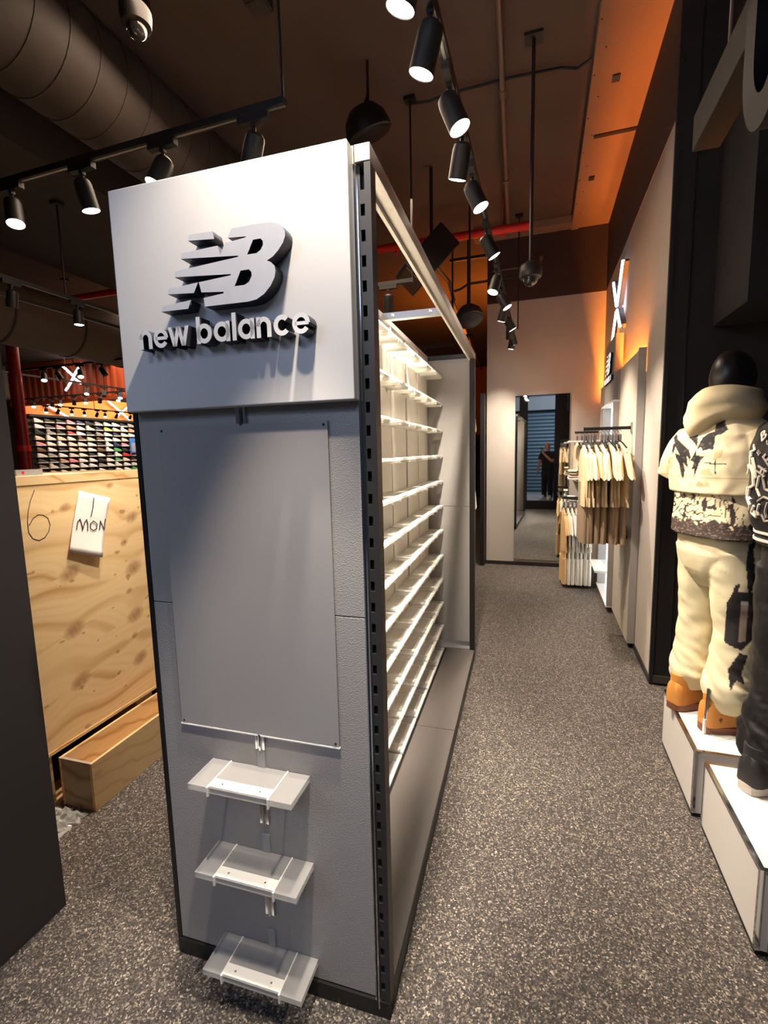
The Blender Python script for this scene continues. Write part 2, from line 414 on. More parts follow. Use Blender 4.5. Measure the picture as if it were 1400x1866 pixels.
#SECTION2
# ================================================================== CEILING SERVICES
def axis_rot(d): return Vector(d).to_track_quat('-Z', 'Y')
_b = MB(); _b.box((-.085, -.017, -.055), (.085, .017, -.02)); _b.box((-.012, -.012, -.075), (.012, .012, -.05)); _b.tube([(0, 0, -.07), (0, 0, -.105)], .009, 8)
ADAPT = build('adapter', _b, SPOTB).data
_b = MB(); _b.lathe([(.014, .035), (.030, .034), (.042, .022), (.046, .005), (.047, -.02), (.048, -.125), (.0465, -.125), (.044, -.118)], seg=24)
HOUS = smooth_angle(build('housing', _b, SPOTB), 30).data
_b = MB(); _b.lathe([(.0455, -.1195), (.0455, -.122), (.036, -.126), (.012, -.128)], seg=24)
LENSM = smooth_angle(build('lens', _b, LENS), 30).data
_b = MB(); _b.lathe([(.0455, -.1195), (.0455, -.122), (.036, -.126), (.012, -.128)], seg=24)
LENSD = build('lens', _b, mat('unlit_lens', rgb(90, 84, 78), 0.2)).data
for o in list(C.objects):
    if o.name.split('.')[0] in ('adapter', 'housing', 'lens'): bpy.data.objects.remove(o)
def spot(loc, along, d, lit, label, group, power=None, angle=62, color=WARM):
    t = thing('track_spotlight', label, 'spotlight', loc, 0, group)
    a = bpy.data.objects.new('adapter', ADAPT); C.objects.link(a); a.parent = t
    if along == 'y': a.rotation_euler = (0, 0, pi/2)
    h = bpy.data.objects.new('housing', HOUS); C.objects.link(h); h.parent = t; h.location = (0, 0, -.135)
    q = axis_rot(d); h.rotation_euler = q.to_euler()
    l = bpy.data.objects.new('lens', LENSM if lit else LENSD); C.objects.link(l); l.parent = h
    if lit and power:
        dd = Vector(d).normalized()
        light('beam', 'SPOT', Vector((0, 0, -.135))+dd*.135, power, color, parent=t, target=Vector((0, 0, -.135))+dd, size=.035, angle=angle, blend=.75)
    return t
ords = ['first', 'second', 'third', 'fourth', 'fifth', 'sixth', 'seventh', 'eighth', 'ninth', 'tenth', 'eleventh', 'twelfth', 'thirteenth', 'fourteenth', 'fifteenth', 'sixteenth', 'seventeenth', 'eighteenth', 'nineteenth', 'twentieth']
def rail(name, label, p0, p1):
    t = thing(name, label, 'lighting track', p0)
    p0 = Vector(p0); p1 = Vector(p1); d = p1-p0; b = MB()
    if abs(d.x) > abs(d.y): b.box((min(0, d.x), -.018, -.02), (max(0, d.x), .018, .014))
    else: b.box((-.018, min(0, d.y), -.02), (.018, max(0, d.y), .014))
    build('track_bar', b, SPOTB, t); b = MB()
    if abs(d.x) > abs(d.y): b.box((min(0, d.x), -.006, -.022), (max(0, d.x), .006, -.0195))
    else: b.box((-.006, min(0, d.y), -.022), (.006, max(0, d.y), -.0195))
    build('conductor_slot', b, STEEL, t)
    return t
def rods(t, pts, top=4.949):
    for x, y in pts:
        b = MB(); L = t.location
        b.tube([(x-L.x, y-L.y, .01), (x-L.x, y-L.y, top-L.z)], .009, 8)
        r = build('rod', b, SPOTB, t)
        b = MB(); b.box((x-L.x-.05, y-L.y-.04, top-L.z-.03), (x-L.x+.05, y-L.y+.04, top-L.z)); build('ceiling_box', b, SPOTB, t)
# right-hand track above the shelving
tr = rail('lighting_track', 'long black lighting track running down the aisle to the mirror wall', (-.415, .55, 3.45), (-.415, 7.2, 3.45))
rods(tr, [(-.35, 7.1)])
rods(tr, [(-.415, .8)])
lamps = [(.62, (-.137, .207, -1), 2.0, 30), (1.03, (-.26, .12, -1), 2.0, 84), (1.62, (-.32, .10, -1), 4.0, 66), (1.90, (-.33, .10, -1), 4.2, 66), (2.27, (.43, -.04, -1), 3.0, 50), (2.62, (-.26, .34, -1), 4.2, 74), (3.00, (.46, -.05, -1), 3.0, 50),
         (3.73, (.55, .20, -1), 2.2, 60), (4.57, (-.25, -.30, -1), 1.2, 66), (5.09, (.58, -.05, -1), 2.4, 62), (5.53, (-.30, .20, -1), .8, 70), (5.99, (.55, .20, -1), 1.0, 70), (6.41, (-.02, .45, -1), 1.1, 80), (6.80, (.30, .30, -1), .9, 75), (7.04, (-.2, .2, -1), .7, 75)]
for i, (y, d, pw, an) in enumerate(lamps):
    spot((-.415, y, 3.45), 'y', d, True, 'lit spotlight %s from the near end of the aisle track, aimed %s' % (ords[i], 'left' if d[0] < 0 else 'right'), 'spotlights on the aisle track', SPOT*pw, an)
# left-hand track over the crate
tl = rail('lighting_track', 'black lighting track crossing the upper left, over the plywood crate', (-3.6, 2.19, 3.45), (-1.176, 2.19, 3.45))
rods(tl, [(-1.19, 2.19)])
for i, (x, d, lit) in enumerate([(-3.02, (.25, -.15, -1), True), (-2.46, (.12, .2, -1), True), (-1.90, (-.28, -.40, -1), True), (-1.35, (-.50, .22, -1), True)]):
    spot((x, 2.19, 3.45), 'x', d, lit, ['lit spotlight at the left picture edge, on the left track', 'lit spotlight seen side-on, second from left on the left track', 'lit spotlight just above the white header board edge', 'spotlight turned away on the left track, behind the top of the header'][i],
         'spotlights on the left track', SPOT*(.5, .6, 1.5, 1.5)[i], 74)
# short tracks behind the shelving
t2 = rail('lighting_track', 'short black track seen through the open shelf frame', (-3.2, 4.53, 3.40), (-1.17, 4.53, 3.40)); rods(t2, [(-1.18, 4.53)])
for i, x in enumerate((-1.42, -2.2)):
    spot((x, 4.53, 3.40), 'x', (-.1, .2, -1), False, 'unlit spotlight on the short track behind the shelf frame, %s from its right end' % ords[i], 'spotlights on the short track', 0)
t3 = rail('lighting_track', 'far black track above the far end of the shelving', (-3.4, 7.44, 3.42), (-1.30, 7.44, 3.42)); 
for i, x in enumerate((-1.75, -2.5)):
    spot((x, 7.44, 3.42), 'x', (.1, .2, -1), False, 'unlit spotlight on the far track above the shelving end, %s from its right end' % ords[i], 'spotlights on the far track', 0)
# tracks of the far sales floor
ta = rail('lighting_track', 'black track crossing in front of the orange corrugated bulkhead', (-9.6, 6.56, 3.5), (-5.6, 6.56, 3.5)); rods(ta, [(-8.0, 6.56)]); rods(ta, [(-6.6, 6.56)])
for i, (x, lit) in enumerate([(-8.75, True), (-8.4, False), (-7.85, True), (-7.35, False), (-6.6, False)]):
    spot((x, 6.56, 3.5), 'x', (.45, -.35, -1) if lit else (.5, .2, -1), lit, 'spotlight before the orange bulkhead, %s from the left on its track, %s' % (ords[i], 'lit' if lit else 'unlit'), 'spotlights before the bulkhead', 45 if lit else 0)
tb = rail('lighting_track', 'black track receding towards the shoe wall', (-9.78, 5.6, 3.5), (-9.78, 10.6, 3.5))
for i, (y, lit) in enumerate([(8.3, True), (8.75, False), (9.2, True), (9.8, True)]):
    spot((-9.78, y, 3.5), 'y', (.35, -.5, -1), lit, 'spotlight on the receding track by the shoe wall, %s from the near end' % ords[i], 'spotlights on the receding track', 60 if lit else 0)
tc_ = rail('lighting_track', 'lower black track crossing before the shoe wall', (-14.2, 9.6, 3.5), (-9.9, 9.6, 3.5)); rods(tc_, [(-12.0, 9.6)]); rods(tc_, [(-10.8, 9.6)])
for i, (x, lit) in enumerate([(-13.3, True), (-12.6, False), (-12.3, True), (-11.8, False), (-11.4, True), (-10.9, False), (-10.3, True)]):
    spot((x, 9.6, 3.5), 'x', (.5, -.45, -1) if lit else (-.5, .3, -1), lit, 'spotlight on the crossing track before the shoe wall, %s from the left' % ords[i], 'spotlights on the crossing track', 110 if lit else 0)
td = rail('lighting_track', 'farthest black track close to the shoe wall', (-14.6, 10.6, 3.5), (-14.6, 16.5, 3.5)); rods(td, [(-14.6, 12.6)])
for i, (y, lit) in enumerate([(10.9, True), (11.3, False), (11.75, True), (12.2, True), (12.7, False), (13.0, True), (13.5, False), (14.1, False), (14.6, True)]):
    spot((-14.6, y, 3.5), 'y', (.5, -.45, -1) if lit else (-.9, .2, -1), lit, 'spotlight on the farthest track facing the shoes, %s from its near end' % ords[i], 'spotlights on the farthest track', 110 if lit else 0)
# tracks above the duct at the far left
te = rail('lighting_track', 'dark track above the red pipe at far left', (-4.76, 2.3, 3.5), (-4.76, 6.2, 3.5)); rods(te, [(-4.76, 3.9)], 4.42)
spot((-4.76, 4.02, 3.5), 'y', (0, 0, -1), True, 'lit spotlight facing down, below the red pipe at far left', 'spotlights on the far left track', 40)
spot((-4.76, 3.35, 3.5), 'y', (-.2, 0, -1), False, 'unlit grey-looking spotlight in front of the red pipe at far left', 'spotlights on the far left track', 0)
te = rail('lighting_track', 'second dark track beside the tan duct at far left', (-5.26, 2.6, 3.5), (-5.26, 6.2, 3.5))

# white neon crosses
NEONB = mat('neon_channel', rgb(92, 90, 92), .7)
def neon_x(label, c, ax, segs, r=.017, back=None):
    t = thing('neon_cross_sign', label, 'neon sign', c)
    for (a, b_) in segs:
        mb = MB()
        P = [(0, p[0], p[1]) if ax == 0 else (p[0], 0, p[1]) for p in (a, b_)]
        mb.tube(P, r, 10); o = build('neon_tube', mb, LED, t)
        off = (Vector((.032, 0, 0)) if ax == 0 else Vector((0, .032, 0)))*(-1 if (back or 0) < 0 else 1); mb = MB()
        d = (Vector(P[1])-Vector(P[0])); L = d.length; mid = (Vector(P[0])+Vector(P[1]))/2+off
        M3 = d.to_track_quat('Z', 'Y').to_matrix()
        mb.cbox(mid, (.05, .05, L), M3); build('backing_channel', mb, NEONB, o)
        if back:
            mb = MB(); mb.tube([mid, mid+(Vector((back, 0, 0)) if ax == 0 else Vector((0, back, 0)))], .02, 8); build('wall_standoff', mb, STEEL, o)
    return t
nx = neon_x('white neon cross sign on the right wall above the clothing bay', (.76, 6.03, 3.33), 0, [((.34, .37), (.03, .03)), ((-.34, .38), (-.03, .03)), ((.31, -.34), (.03, -.03)), ((-.29, -.26), (-.03, -.03))][:4], .017, .025)
light('neon_glow', 'AREA', (.02, 0, .15), 1.3, (.75, .8, 1.0), parent=nx, target=(1, 0, .15), size=.5)
neon_x('white neon cross sign before the orange corrugated bulkhead', (-13.9, 11.35, 4.35), 1, [((-.4, .38), (.02, .03)), ((.42, .4), (.02, .03)), ((-.36, -.38), (0, -.03)), ((.3, -.2), (.03, -.03))], .036, .11)
neon_x('white neon cross sign at the left of the orange band above the shoes', (-16.95, 12.75, 3.75), 0, [((-.5, .4), (0, 0)), ((.75, -.36), (0, 0))], .034, -.115)
neon_x('white neon cross sign above the right end of the shoe wall', (-16.95, 15.9, 3.75), 0, [((-.6, .4), (0, 0)), ((.45, .3), (0, 0)), ((-.3, -.25), (0, 0)), ((.4, -.3), (0, 0))], .034, -.115)

# pipes, conduits, ducts
t = thing('sprinkler_pipe', 'red sprinkler pipe running across under the dark ceiling', 'pipe', (-.19, 6.52, 4.55))
b = MB(); b.tube([(-9.4, -.115, 0), (0, 0, 0)], .05, 16); smooth_angle(build('pipe_run', b, RED, t))
b = MB(); b.tube([(-.03, 0, 0), (.02, 0, 0)], .058, 16); build('end_cap', b, RED, t)
for x in (-.33, -1.72, -6.4):
    b = MB(); b.tube([(x-.02, x*.0122, 0), (x+.02, x*.0122, 0)], .058, 14); b.tube([(x, x*.0122, .05), (x, x*.0122, .395)], .008, 6); b.box((x-.02, x*.0122-.015, -.085), (x+.02, x*.0122+.015, -.05)); build('pipe_clamp', b, RED, t)
t = thing('riser_pipe', 'red vertical riser pipe left of the shoe wall', 'pipe', (-8.68, 6.0, 0))
b = MB(); b.tube([(0, 0, 0), (0, 0, 3.97)], .09, 18); smooth_angle(build('pipe_run', b, mat('dark_red_pipe_paint', rgb(150, 24, 24), .35), t))
for z in (2.02, 3.9):
    b = MB(); b.tube([(0, 0, z-.05), (0, 0, z+.05)], .11, 18); build('coupling', b, RED, t)
t = thing('conduit', 'grey-brown ceiling conduit running towards the mirror wall', 'conduit', (-.2, .8, 4.86))
b = MB(); b.tube([(0, 0, 0), (-.315, 6.72, 0)], .021, 10); smooth_angle(build('conduit_tube', b, PIPE, t))
for y in (3.83, ):
    b = MB(); b.tube([(-.0469*y, y-.05, 0), (-.0469*y, y+.05, 0)], .03, 10); build('coupling', b, PIPE, t)
for y in (1.6, 5.2):
    b = MB(); b.box((-.0469*y-.03, y-.015, -.03), (-.0469*y+.03, y+.015, .085)); build('pipe_clamp', b, PIPE, t)
b = MB(); b.tube([(-1.17, 4.53, 4.90), (-1.0, 4.53, 4.88), (-.85, 4.54, 4.905), (-.3, 4.55, 4.91), (.1, 4.57, 4.90), (.22, 4.58, 4.87), (.33, 4.55, 4.90)], .012, 8)
tag(build('electrical_cable', b, BLACKP), 'black cable crossing the ceiling above the aisle track', 'cable')
t = thing('wall_conduit', 'thin conduit on the brown band above the mirror wall', 'conduit', (-.12, 7.53, 4.42))
b = MB(); b.tube([(-.62, 0, .0), (.06, 0, .0), (.06, 0, .07)], .012, 8); build('conduit_tube', b, PIPE, t)
b = MB(); b.box((.035, -.02, .06), (.085, .03, .11)); build('end_box', b, PIPE, t)
t = thing('ventilation_duct', 'large round ceiling duct with seams, upper left corner', 'duct', (-3.22, .3, 4.55))
b = MB(); b.tube([(0, 0, 0), (0, 5.9, 0)], .37, 32); smooth_angle(build('duct_run', b, DUCT, t))
for k in range(24):
    b = MB(); b.tube([(0, .5+k*.22-.005, 0), (0, .5+k*.22+.005, 0)], .3745, 32); build('seam', b, mat('duct_seam', rgb(70, 60, 54), .6) if k == 0 else bpy.data.materials['duct_seam'], t)
b = MB(); b.box((-6.4, .2, 4.42), (-4.2, 6.2, 4.93))
o = tag(build('rectangular_duct', b, DUCT), 'flat boxed duct at the left edge beyond the round duct', 'duct')
t = thing('ventilation_duct', 'tan round duct above the red riser at far left', 'duct', (-7.22, 2.1, 3.88))
b = MB(); b.tube([(0, 0, 0), (0, 7.3, 0)], .44, 28); smooth_angle(build('duct_run', b, mat('tan_duct', rgb(120, 104, 86), .6), t))
for k in range(7):
    b = MB(); b.tube([(0, .6+k*1.05-.015, 0), (0, .6+k*1.05+.015, 0)], .45, 28); build('seam', b, DUCT, t)
# second red conduit run and rods on the far side
t = thing('hanging_frame', 'black hanging bracket with two rods above the far shelving end', 'bracket', (-1.2, 7.44, 4.60))
b = MB(); b.box((-.16, -.02, 0), (.5, .02, .04)); build('cross_bar', b, SPOTB, t)
for x, lo in ((-.12, -1.16), (.11, -1.07)):
    b = MB(); b.tube([(x, 0, lo), (x, 0, .34)], .014, 8); build('rod', b, SPOTB, t)
b = MB(); b.tube([(-.10, 0, -.42), (.0, 0, -.40), (.12, 0, -.34), (.75, 0, -.33)], .018, 8); build('flexible_conduit', b, SPOTB, t)
# brown-orange far conduits
t = thing('conduit', 'brown conduit beyond the shelving, running under the orange ceiling', 'conduit', (-1.55, 6.55, 4.45))
b = MB(); b.tube([(0, 0, 0), (.12, 1.2, -.02), (.16, 1.4, -.25)], .03, 8); b.tube([(.1, 1.6, -.2), (-.25, 8.5, -.2)], .035, 8); build('conduit_tube', b, PIPE, t)

def dome_camera(label, c, top, hs=.5):
    t = thing('dome_camera', label, 'security camera', c)
    b = MB(); b.lathe([(.014, top), (.014, .24*hs), (.045, .235*hs), (.075, .20*hs), (.088, .15*hs), (.092, .06*hs), (.085, .0), (.062, -.01)], seg=24); smooth_angle(build('housing', b, mat('camera_housing', rgb(38, 34, 32), .45), t))
    b = MB(); b.lathe([(.060, .0), (.059, -.02), (.050, -.045), (.030, -.062), (.006, -.068)], seg=20); smooth_angle(build('dome', b, GLASS, t))
    b = MB(); b.sphere((0, -.03, -.035), .026, 10, 8); build('lens_ball', b, BLACKP, t)
    b = MB(); b.box((-.07, -.06, top-.02), (.07, .06, top)); build('ceiling_plate', b, SPOTB, t)
    return t
dome_camera('dome camera hanging on a long rod before the mirror wall', (-.115, 4.25, 3.19), 1.76)
dome_camera('dome camera under the ceiling in the upper left corner', (-2.40, 2.62, 4.42), .53, 1.0)
dome_camera('small dome camera above the far end of the shelving', (-1.09, 7.44, 3.28), .25)
def round_speaker(label, c, r, top, tilt):
    t = thing('pendant_speaker', label, 'speaker', c)
    M3 = Matrix.Rotation(tilt, 3, 'X') @ Matrix.Rotation(-.25, 3, 'Y')
    b = MB(); b.lathe([(r*.2, r*.95), (r*.6, r*.85), (r*.9, r*.5), (r, r*.1), (r*1.02, -r*.1), (r*.96, -r*.14)], seg=28, M=M3); smooth_angle(build('shell', b, BLACKP, t))
    b = MB(); b.lathe([(r*.95, -r*.12), (r*.9, -r*.2), (r*.5, -r*.30), (r*.02, -r*.33)], seg=28, M=M3); smooth_angle(build('grille', b, BLACKM, t))
    b = MB(); b.tube([(0, 0, r*.8), (0, 0, top)], .012, 8); b.tube([(-.03, 0, r*.85), (-.03, .02, r*1.3), (0, 0, r*1.5)], .01, 6); build('bracket', b, SPOTB, t)
round_speaker('black round pendant speaker behind the top corner of the shelf unit', (-1.40, 4.02, 4.42), .19, .53, .35)
round_speaker('black round speaker hanging beyond the shelving, in front of orange light', (-.88, 6.15, 3.42), .17, 1.5, -.3)
t = thing('box_speaker', 'black angular box speaker hung from the ceiling behind the red pipe', 'speaker', (-1.28, 5.55, 3.95))
M3 = Matrix.Rotation(.55, 3, 'Z') @ Matrix.Rotation(.75, 3, 'Y')
b = MB(); b.cbox((0, 0, 0), (.30, .42, .62), M3); build('cabinet', b, BLACKP, t, bevel=.008)
b = MB(); b.cbox(M3 @ Vector((.02, 0, -.315)), (.24, .38, .012), M3); build('front_trim', b, mat('speaker_trim', rgb(96, 66, 46), .6), t)
b = MB(); b.tube([(.05, .05, .2), (.05, .05, .98)], .02, 8); build('bracket', b, SPOTB, t)
for (x, y) in ((-1.92, 3.25), ):
    t = thing('junction_box', 'square grey ceiling box behind the top of the header', 'junction box', (x, y, 4.95))
    b = MB(); b.box((-.08, -.07, -.07), (.08, .07, 0)); build('box_body', b, DUCT, t, bevel=.005); b = MB(); b.box((-.07, -.06, -.078), (.07, .06, -.07)); build('lid', b, DUCT, t)
# ================================================================== SHELF GONDOLA
go = gthing('shelving_gondola', 'tall grey shoe display unit with white header, poster panel and clear shelves in the aisle', 'display unit', (-.78, 2.64, 0))
def part(name, a, c, M, par=go, bevel=0, label=None):
    b = MB(); b.box(a, c); return build(name, b, M, par, bevel=bevel, label=label)
part('plinth', (-1.183, 1.242, 0), (-.382, 4.035, .058), BLACKM)
part('end_panel', (-1.175, 1.250, .062), (-.433, 1.270, 1.3245), LEATHER, bevel=.0015)
part('end_panel', (-1.175, 1.250, 1.3275), (-.433, 1.270, 2.53), LEATHER, bevel=.0015)
part('side_panel', (-1.18, 1.29, .06), (-1.16, 4.0, 2.5), PANELG)
part('corner_post', (-1.192, 1.247, 0), (-1.176, 1.29, 2.53), BLACKM)
# slotted upright: two cheeks and the rungs between the slots
b = MB(); b.box((-.432, 1.252, 0), (-.413, 1.288, 2.535)); b.box((-.399, 1.244, 0), (-.382, 1.288, 2.535)); b.box((-.413, 1.275, 0), (-.399, 1.288, 2.535))
z = 0.0
while z < 2.5:
    b.box((-.413, 1.246, z), (-.399, 1.275, min(z+.034, 2.535))); z += .0625
build('slotted_post', b, POSTM, go)
part('edge_strip', (-.4305, 1.243, .03), (-.4275, 1.252, 2.52), CHROME)
part('edge_strip', (-.4215, 1.241, .03), (-.4165, 1.252, 2.50), CHROME)
b = MB(); b.tube([(-.4245, 1.246, .06), (-.4245, 1.245, 1.0), (-.4255, 1.244, 2.0), (-.4235, 1.246, 2.50)], .0024, 8); build('edge_cable', b, BLACKP, go)
part('top_rail', (-.425, 1.244, 2.537), (-.382, 4.035, 2.580), STEEL, bevel=.002)
part('rail_lip', (-.432, 1.29, 2.522), (-.420, 3.98, 2.537), CREAMS)
part('top_rail', (-1.19, 1.246, 2.537), (-.427, 1.288, 2.580), STEEL)
part('rear_post', (-.425, 3.985, 0), (-.382, 4.035, 2.537), BLACKM)
part('top_beam', (-1.18, 3.99, 2.548), (-.427, 4.033, 2.580), BLACKM)
cb = part('cross_bar', (-.775, 2.635, 2.530), (-.427, 2.675, 2.566), STEEL)
for x in (-.70, -.49):
    q = MB(); q.lathe([(.004, -.009), (.008, -.006), (.0085, 0)], (x, 2.635, 2.549), 10, Matrix.Rotation(-pi/2, 3, 'X')); build('bolt', q, CREAMS, cb)
part('back_rail', (-.80, 1.29, 2.545), (-.765, 3.98, 2.575), STEEL)
for k in range(8):
    y = 1.30+k*.385; part('back_post', (-.795, y-.010, .06), (-.770, y+.010, 2.545), STEEL if k % 2 else CREAMS)
for k in range(7):
    y = 1.30+k*.385
    part('back_panel', (-.790, y+.0125, .10), (-.776, y+.3725, 2.47), CREAMB)
part('end_panel', (-.77, 4.000, .145), (-.427, 4.016, 1.335), PANELG)
part('end_panel', (-.77, 4.000, 1.339), (-.427, 4.016, 2.546), PANELG)
part('outer_panel', (-1.17, 4.020, .07), (-.428, 4.034, 1.335), HEADER)
part('outer_panel', (-1.17, 4.020, 1.339), (-.428, 4.034, 2.546), HEADER)
part('deck_board', (-.625, 1.292, .060), (-.386, 2.748, .080), DECK)
part('deck_board', (-.625, 2.752, .060), (-.386, 3.983, .080), DECK)
part('deck_edge', (-.386, 1.290, .05), (-.381, 3.985, .081), BLACKM)
# shoe shelves: 12 rows of 7
sh = MB(); sh.box((-.770, -.182, -.012), (-.645, .182, 0))
br = MB(); br.box((-.686, -.108, .0005), (-.653, .108, .003)); br.box((-.774, -.112, -.026), (-.648, -.108, .0015)); br.box((-.774, .108, -.026), (-.648, .112, .0015)); br.box((-.652, -.112, -.026), (-.646, -.104, -.012)); br.box((-.652, .104, -.026), (-.646, .112, -.012))
rows = [.064, .277, .487, .697, .908, 1.126, 1.335, 1.543, 1.756, 1.964, 2.176, 2.396]
pro = build('shelf', sh, ACR); prb = build('bracket', br, CREAMS)
shm, brm = pro.data, prb.data; bpy.data.objects.remove(pro); bpy.data.objects.remove(prb)
for z in rows:
    for k in range(7):
        s = bpy.data.objects.new('shelf', shm); C.objects.link(s); s.parent = go
        s.location = (.78, 1.493+k*.385-2.64, z+.012)
        q = bpy.data.objects.new('bracket', brm); C.objects.link(q); q.parent = s
# header with the letters
hd = part('header_board', (-1.175, 1.207, 1.942), (-.430, 1.248, 2.576), HEADER, bevel=.003)
logo = [[(-0.744,2.393),(-0.675,2.394),(-0.627,2.392),(-0.609,2.387),(-0.596,2.378),(-0.589,2.365),(-0.589,2.353),(-0.596,2.338),(-0.61,2.322),(-0.626,2.309),(-0.644,2.301),(-0.633,2.296),(-0.623,2.286),(-0.621,2.273),(-0.624,2.258),(-0.637,2.238),(-0.657,2.22),(-0.68,2.209),(-0.705,2.206),(-0.84,2.207),(-0.842,2.23),(-0.779,2.235),(-0.778,2.239),(-0.848,2.245),(-0.854,2.272),(-0.754,2.278),(-0.753,2.281),(-0.931,2.294),(-0.927,2.309),(-0.728,2.321),(-0.728,2.324),(-0.907,2.339),(-0.901,2.353),(-0.789,2.357),(-0.781,2.333),(-0.765,2.36),(-0.702,2.366),(-0.702,2.368),(-0.756,2.372)],
 [(-0.681,2.357),(-0.659,2.357),(-0.653,2.35),(-0.653,2.341),(-0.66,2.33),(-0.673,2.323),(-0.701,2.323)],
 [(-0.723,2.286),(-0.698,2.286),(-0.691,2.279),(-0.691,2.268),(-0.7,2.255),(-0.714,2.249),(-0.744,2.249)]]
bars = [[(-0.875,2.396),(-0.801,2.395),(-0.797,2.375),(-0.88,2.382)], [(-0.953,2.266),(-0.857,2.272),(-0.872,2.246),(-0.958,2.252)], [(-0.978,2.222),(-0.883,2.229),(-0.894,2.207),(-0.984,2.208)]]
def shear(p): return p
def logo_parts(parent, M4, dep, mface, kind):
    curve_mesh('logo_letter', logo, dep, parent, M4, mface)
    for q in bars: curve_mesh('logo_bar', [q], dep, parent, M4, mface)
logo_parts(hd, Matrix.Translation((0, 1.186, 0)) @ UP, .042, LETTER, 0)
# lower-case geometric lettering built from rings and stems
def ring_pts(cx, cy, r, a0, a1, n=22): return [(cx+r*cos(rad(a0+(a1-a0)*k/n)), cy+r*sin(rad(a0+(a1-a0)*k/n))) for k in range(n+1)]
def arc(mb, cx, cy, rx, ry, t, a0, a1, ax, d0, d1, n=26):
    for k in range(n):
        A, B = rad(a0+(a1-a0)*k/n), rad(a0+(a1-a0)*(k+1)/n)
        mb.prism([(cx+rx*cos(A), cy+ry*sin(A)), (cx+rx*cos(B), cy+ry*sin(B)), (cx+(rx-t)*cos(B), cy+(ry-t)*sin(B)), (cx+(rx-t)*cos(A), cy+(ry-t)*sin(A))][::-1], ax, d0, d1)
def bar(mb, x0, z0, x1, z1, ax, d0, d1): mb.prism([(x0, z0), (x1, z0), (x1, z1), (x0, z1)], ax, d0, d1)
def letter_faces(mb):                        # the two end caps of every prism carry the face colour, its sides the black return
    out = []
    for f_ in mb.f:
        P = [Vector(mb.v[i]) for i in f_]; n_ = (P[1]-P[0]).cross(P[2]-P[1]); n_ = n_.normalized() if n_.length else n_
        out.append(abs(n_.y) > .7)
    return out
def lettering(parent, mface, ax=1, d0=1.163, d1=1.207, tf=None):
    Z, X, T = 2.110, .053, .0125
    def emit_letter(ch, x0, x1):
        mb = MB(); W_ = x1-x0; cx = (x0+x1)/2; cz = Z+X/2
        if ch == 'n':
            bar(mb, x0, Z, x0+T, Z+X, ax, d0, d1); bar(mb, x1-T, Z, x1, Z+X*.55, ax, d0, d1)
            arc(mb, cx, Z+X*.54, W_/2, X*.46, T, 0, 180, ax, d0, d1)
        elif ch == 'e':
            arc(mb, cx, cz, W_/2, X/2, T*.95, 0, 325, ax, d0, d1); bar(mb, x0+T*.5, cz-T*.36, x1-T*.3, cz+T*.36, ax, d0, d1)
        elif ch == 'c':
            arc(mb, cx, cz, W_/2, X/2, T, 42, 318, ax, d0, d1)
        elif ch == 'a':
            arc(mb, cx, cz, W_/2, X/2, T, 0, 360, ax, d0, d1); bar(mb, x1-T, Z, x1, Z+X, ax, d0, d1)
        elif ch == 'b':
            arc(mb, cx, cz, W_/2, X/2, T, 0, 360, ax, d0, d1); bar(mb, x0, Z, x0+T, Z+X*1.36, ax, d0, d1)
        elif ch == 'l': bar(mb, cx-T/2, Z, cx+T/2, Z+X*1.36, ax, d0, d1)
        elif ch == 'w':
            s = W_/4
            for k in range(4):
                xa = x0+s*k*.96+T*.1; xb = xa+s*.96
                za, zb = (Z+X, Z) if k % 2 == 0 else (Z, Z+X)
                mb.prism([(xa-T*.42, za), (xa+T*.55, za), (xb+T*.55, zb), (xb-T*.42, zb)], ax, d0, d1)
        mb.m = [0 if f_ else 1 for f_ in letter_faces(mb)]
        if tf: mb.v = [tf(p) for p in mb.v]
        build('letter', mb, [mface, LSIDE], parent)
    for ch, a, c in [('n', -1.065, -1.021), ('e', -1.015, -.966), ('w', -.961, -.901), ('b', -.871, -.822), ('a', -.816, -.765), ('l', -.759, -.744), ('a', -.740, -.690), ('n', -.684, -.640), ('c', -.633, -.584), ('e', -.579, -.529)]:
        emit_letter(ch, a, c)
lettering(hd, LETTERW)
# poster panel, rail and front shelves
pp = part('poster_panel', (-1.094, 1.241, .913), (-.524, 1.2475, 1.894), POSTER, bevel=.001)
b = MB(); b.box((-1.096, 1.240, .909), (-.522, 1.2475, .9135)); build('panel_edge', b, CREAMS, pp)
for x in (-1.082, -.536):
    for z in (.925, 1.882):
        q = MB(); q.lathe([(.004, 0), (.003, .002)], (x, 1.241, z), 10, Matrix.Rotation(pi/2, 3, 'X')); build('screw', q, BLACKM, pp)
for z0, z1 in ((.862, .915), (.60, .772), (.262, .470), (1.89, 1.943)):
    b = MB(); b.box((-.815, 1.2415, z0), (-.809, 1.2515, z1)); b.box((-.809, 1.2435, z0), (-.789, 1.2455, z1)); b.box((-.789, 1.2415, z0), (-.783, 1.2515, z1)); b.tube([(-.799, 1.2415, z0), (-.799, 1.2415, z1)], .005, 8)
    build('slot_rail', b, CHROME, go)
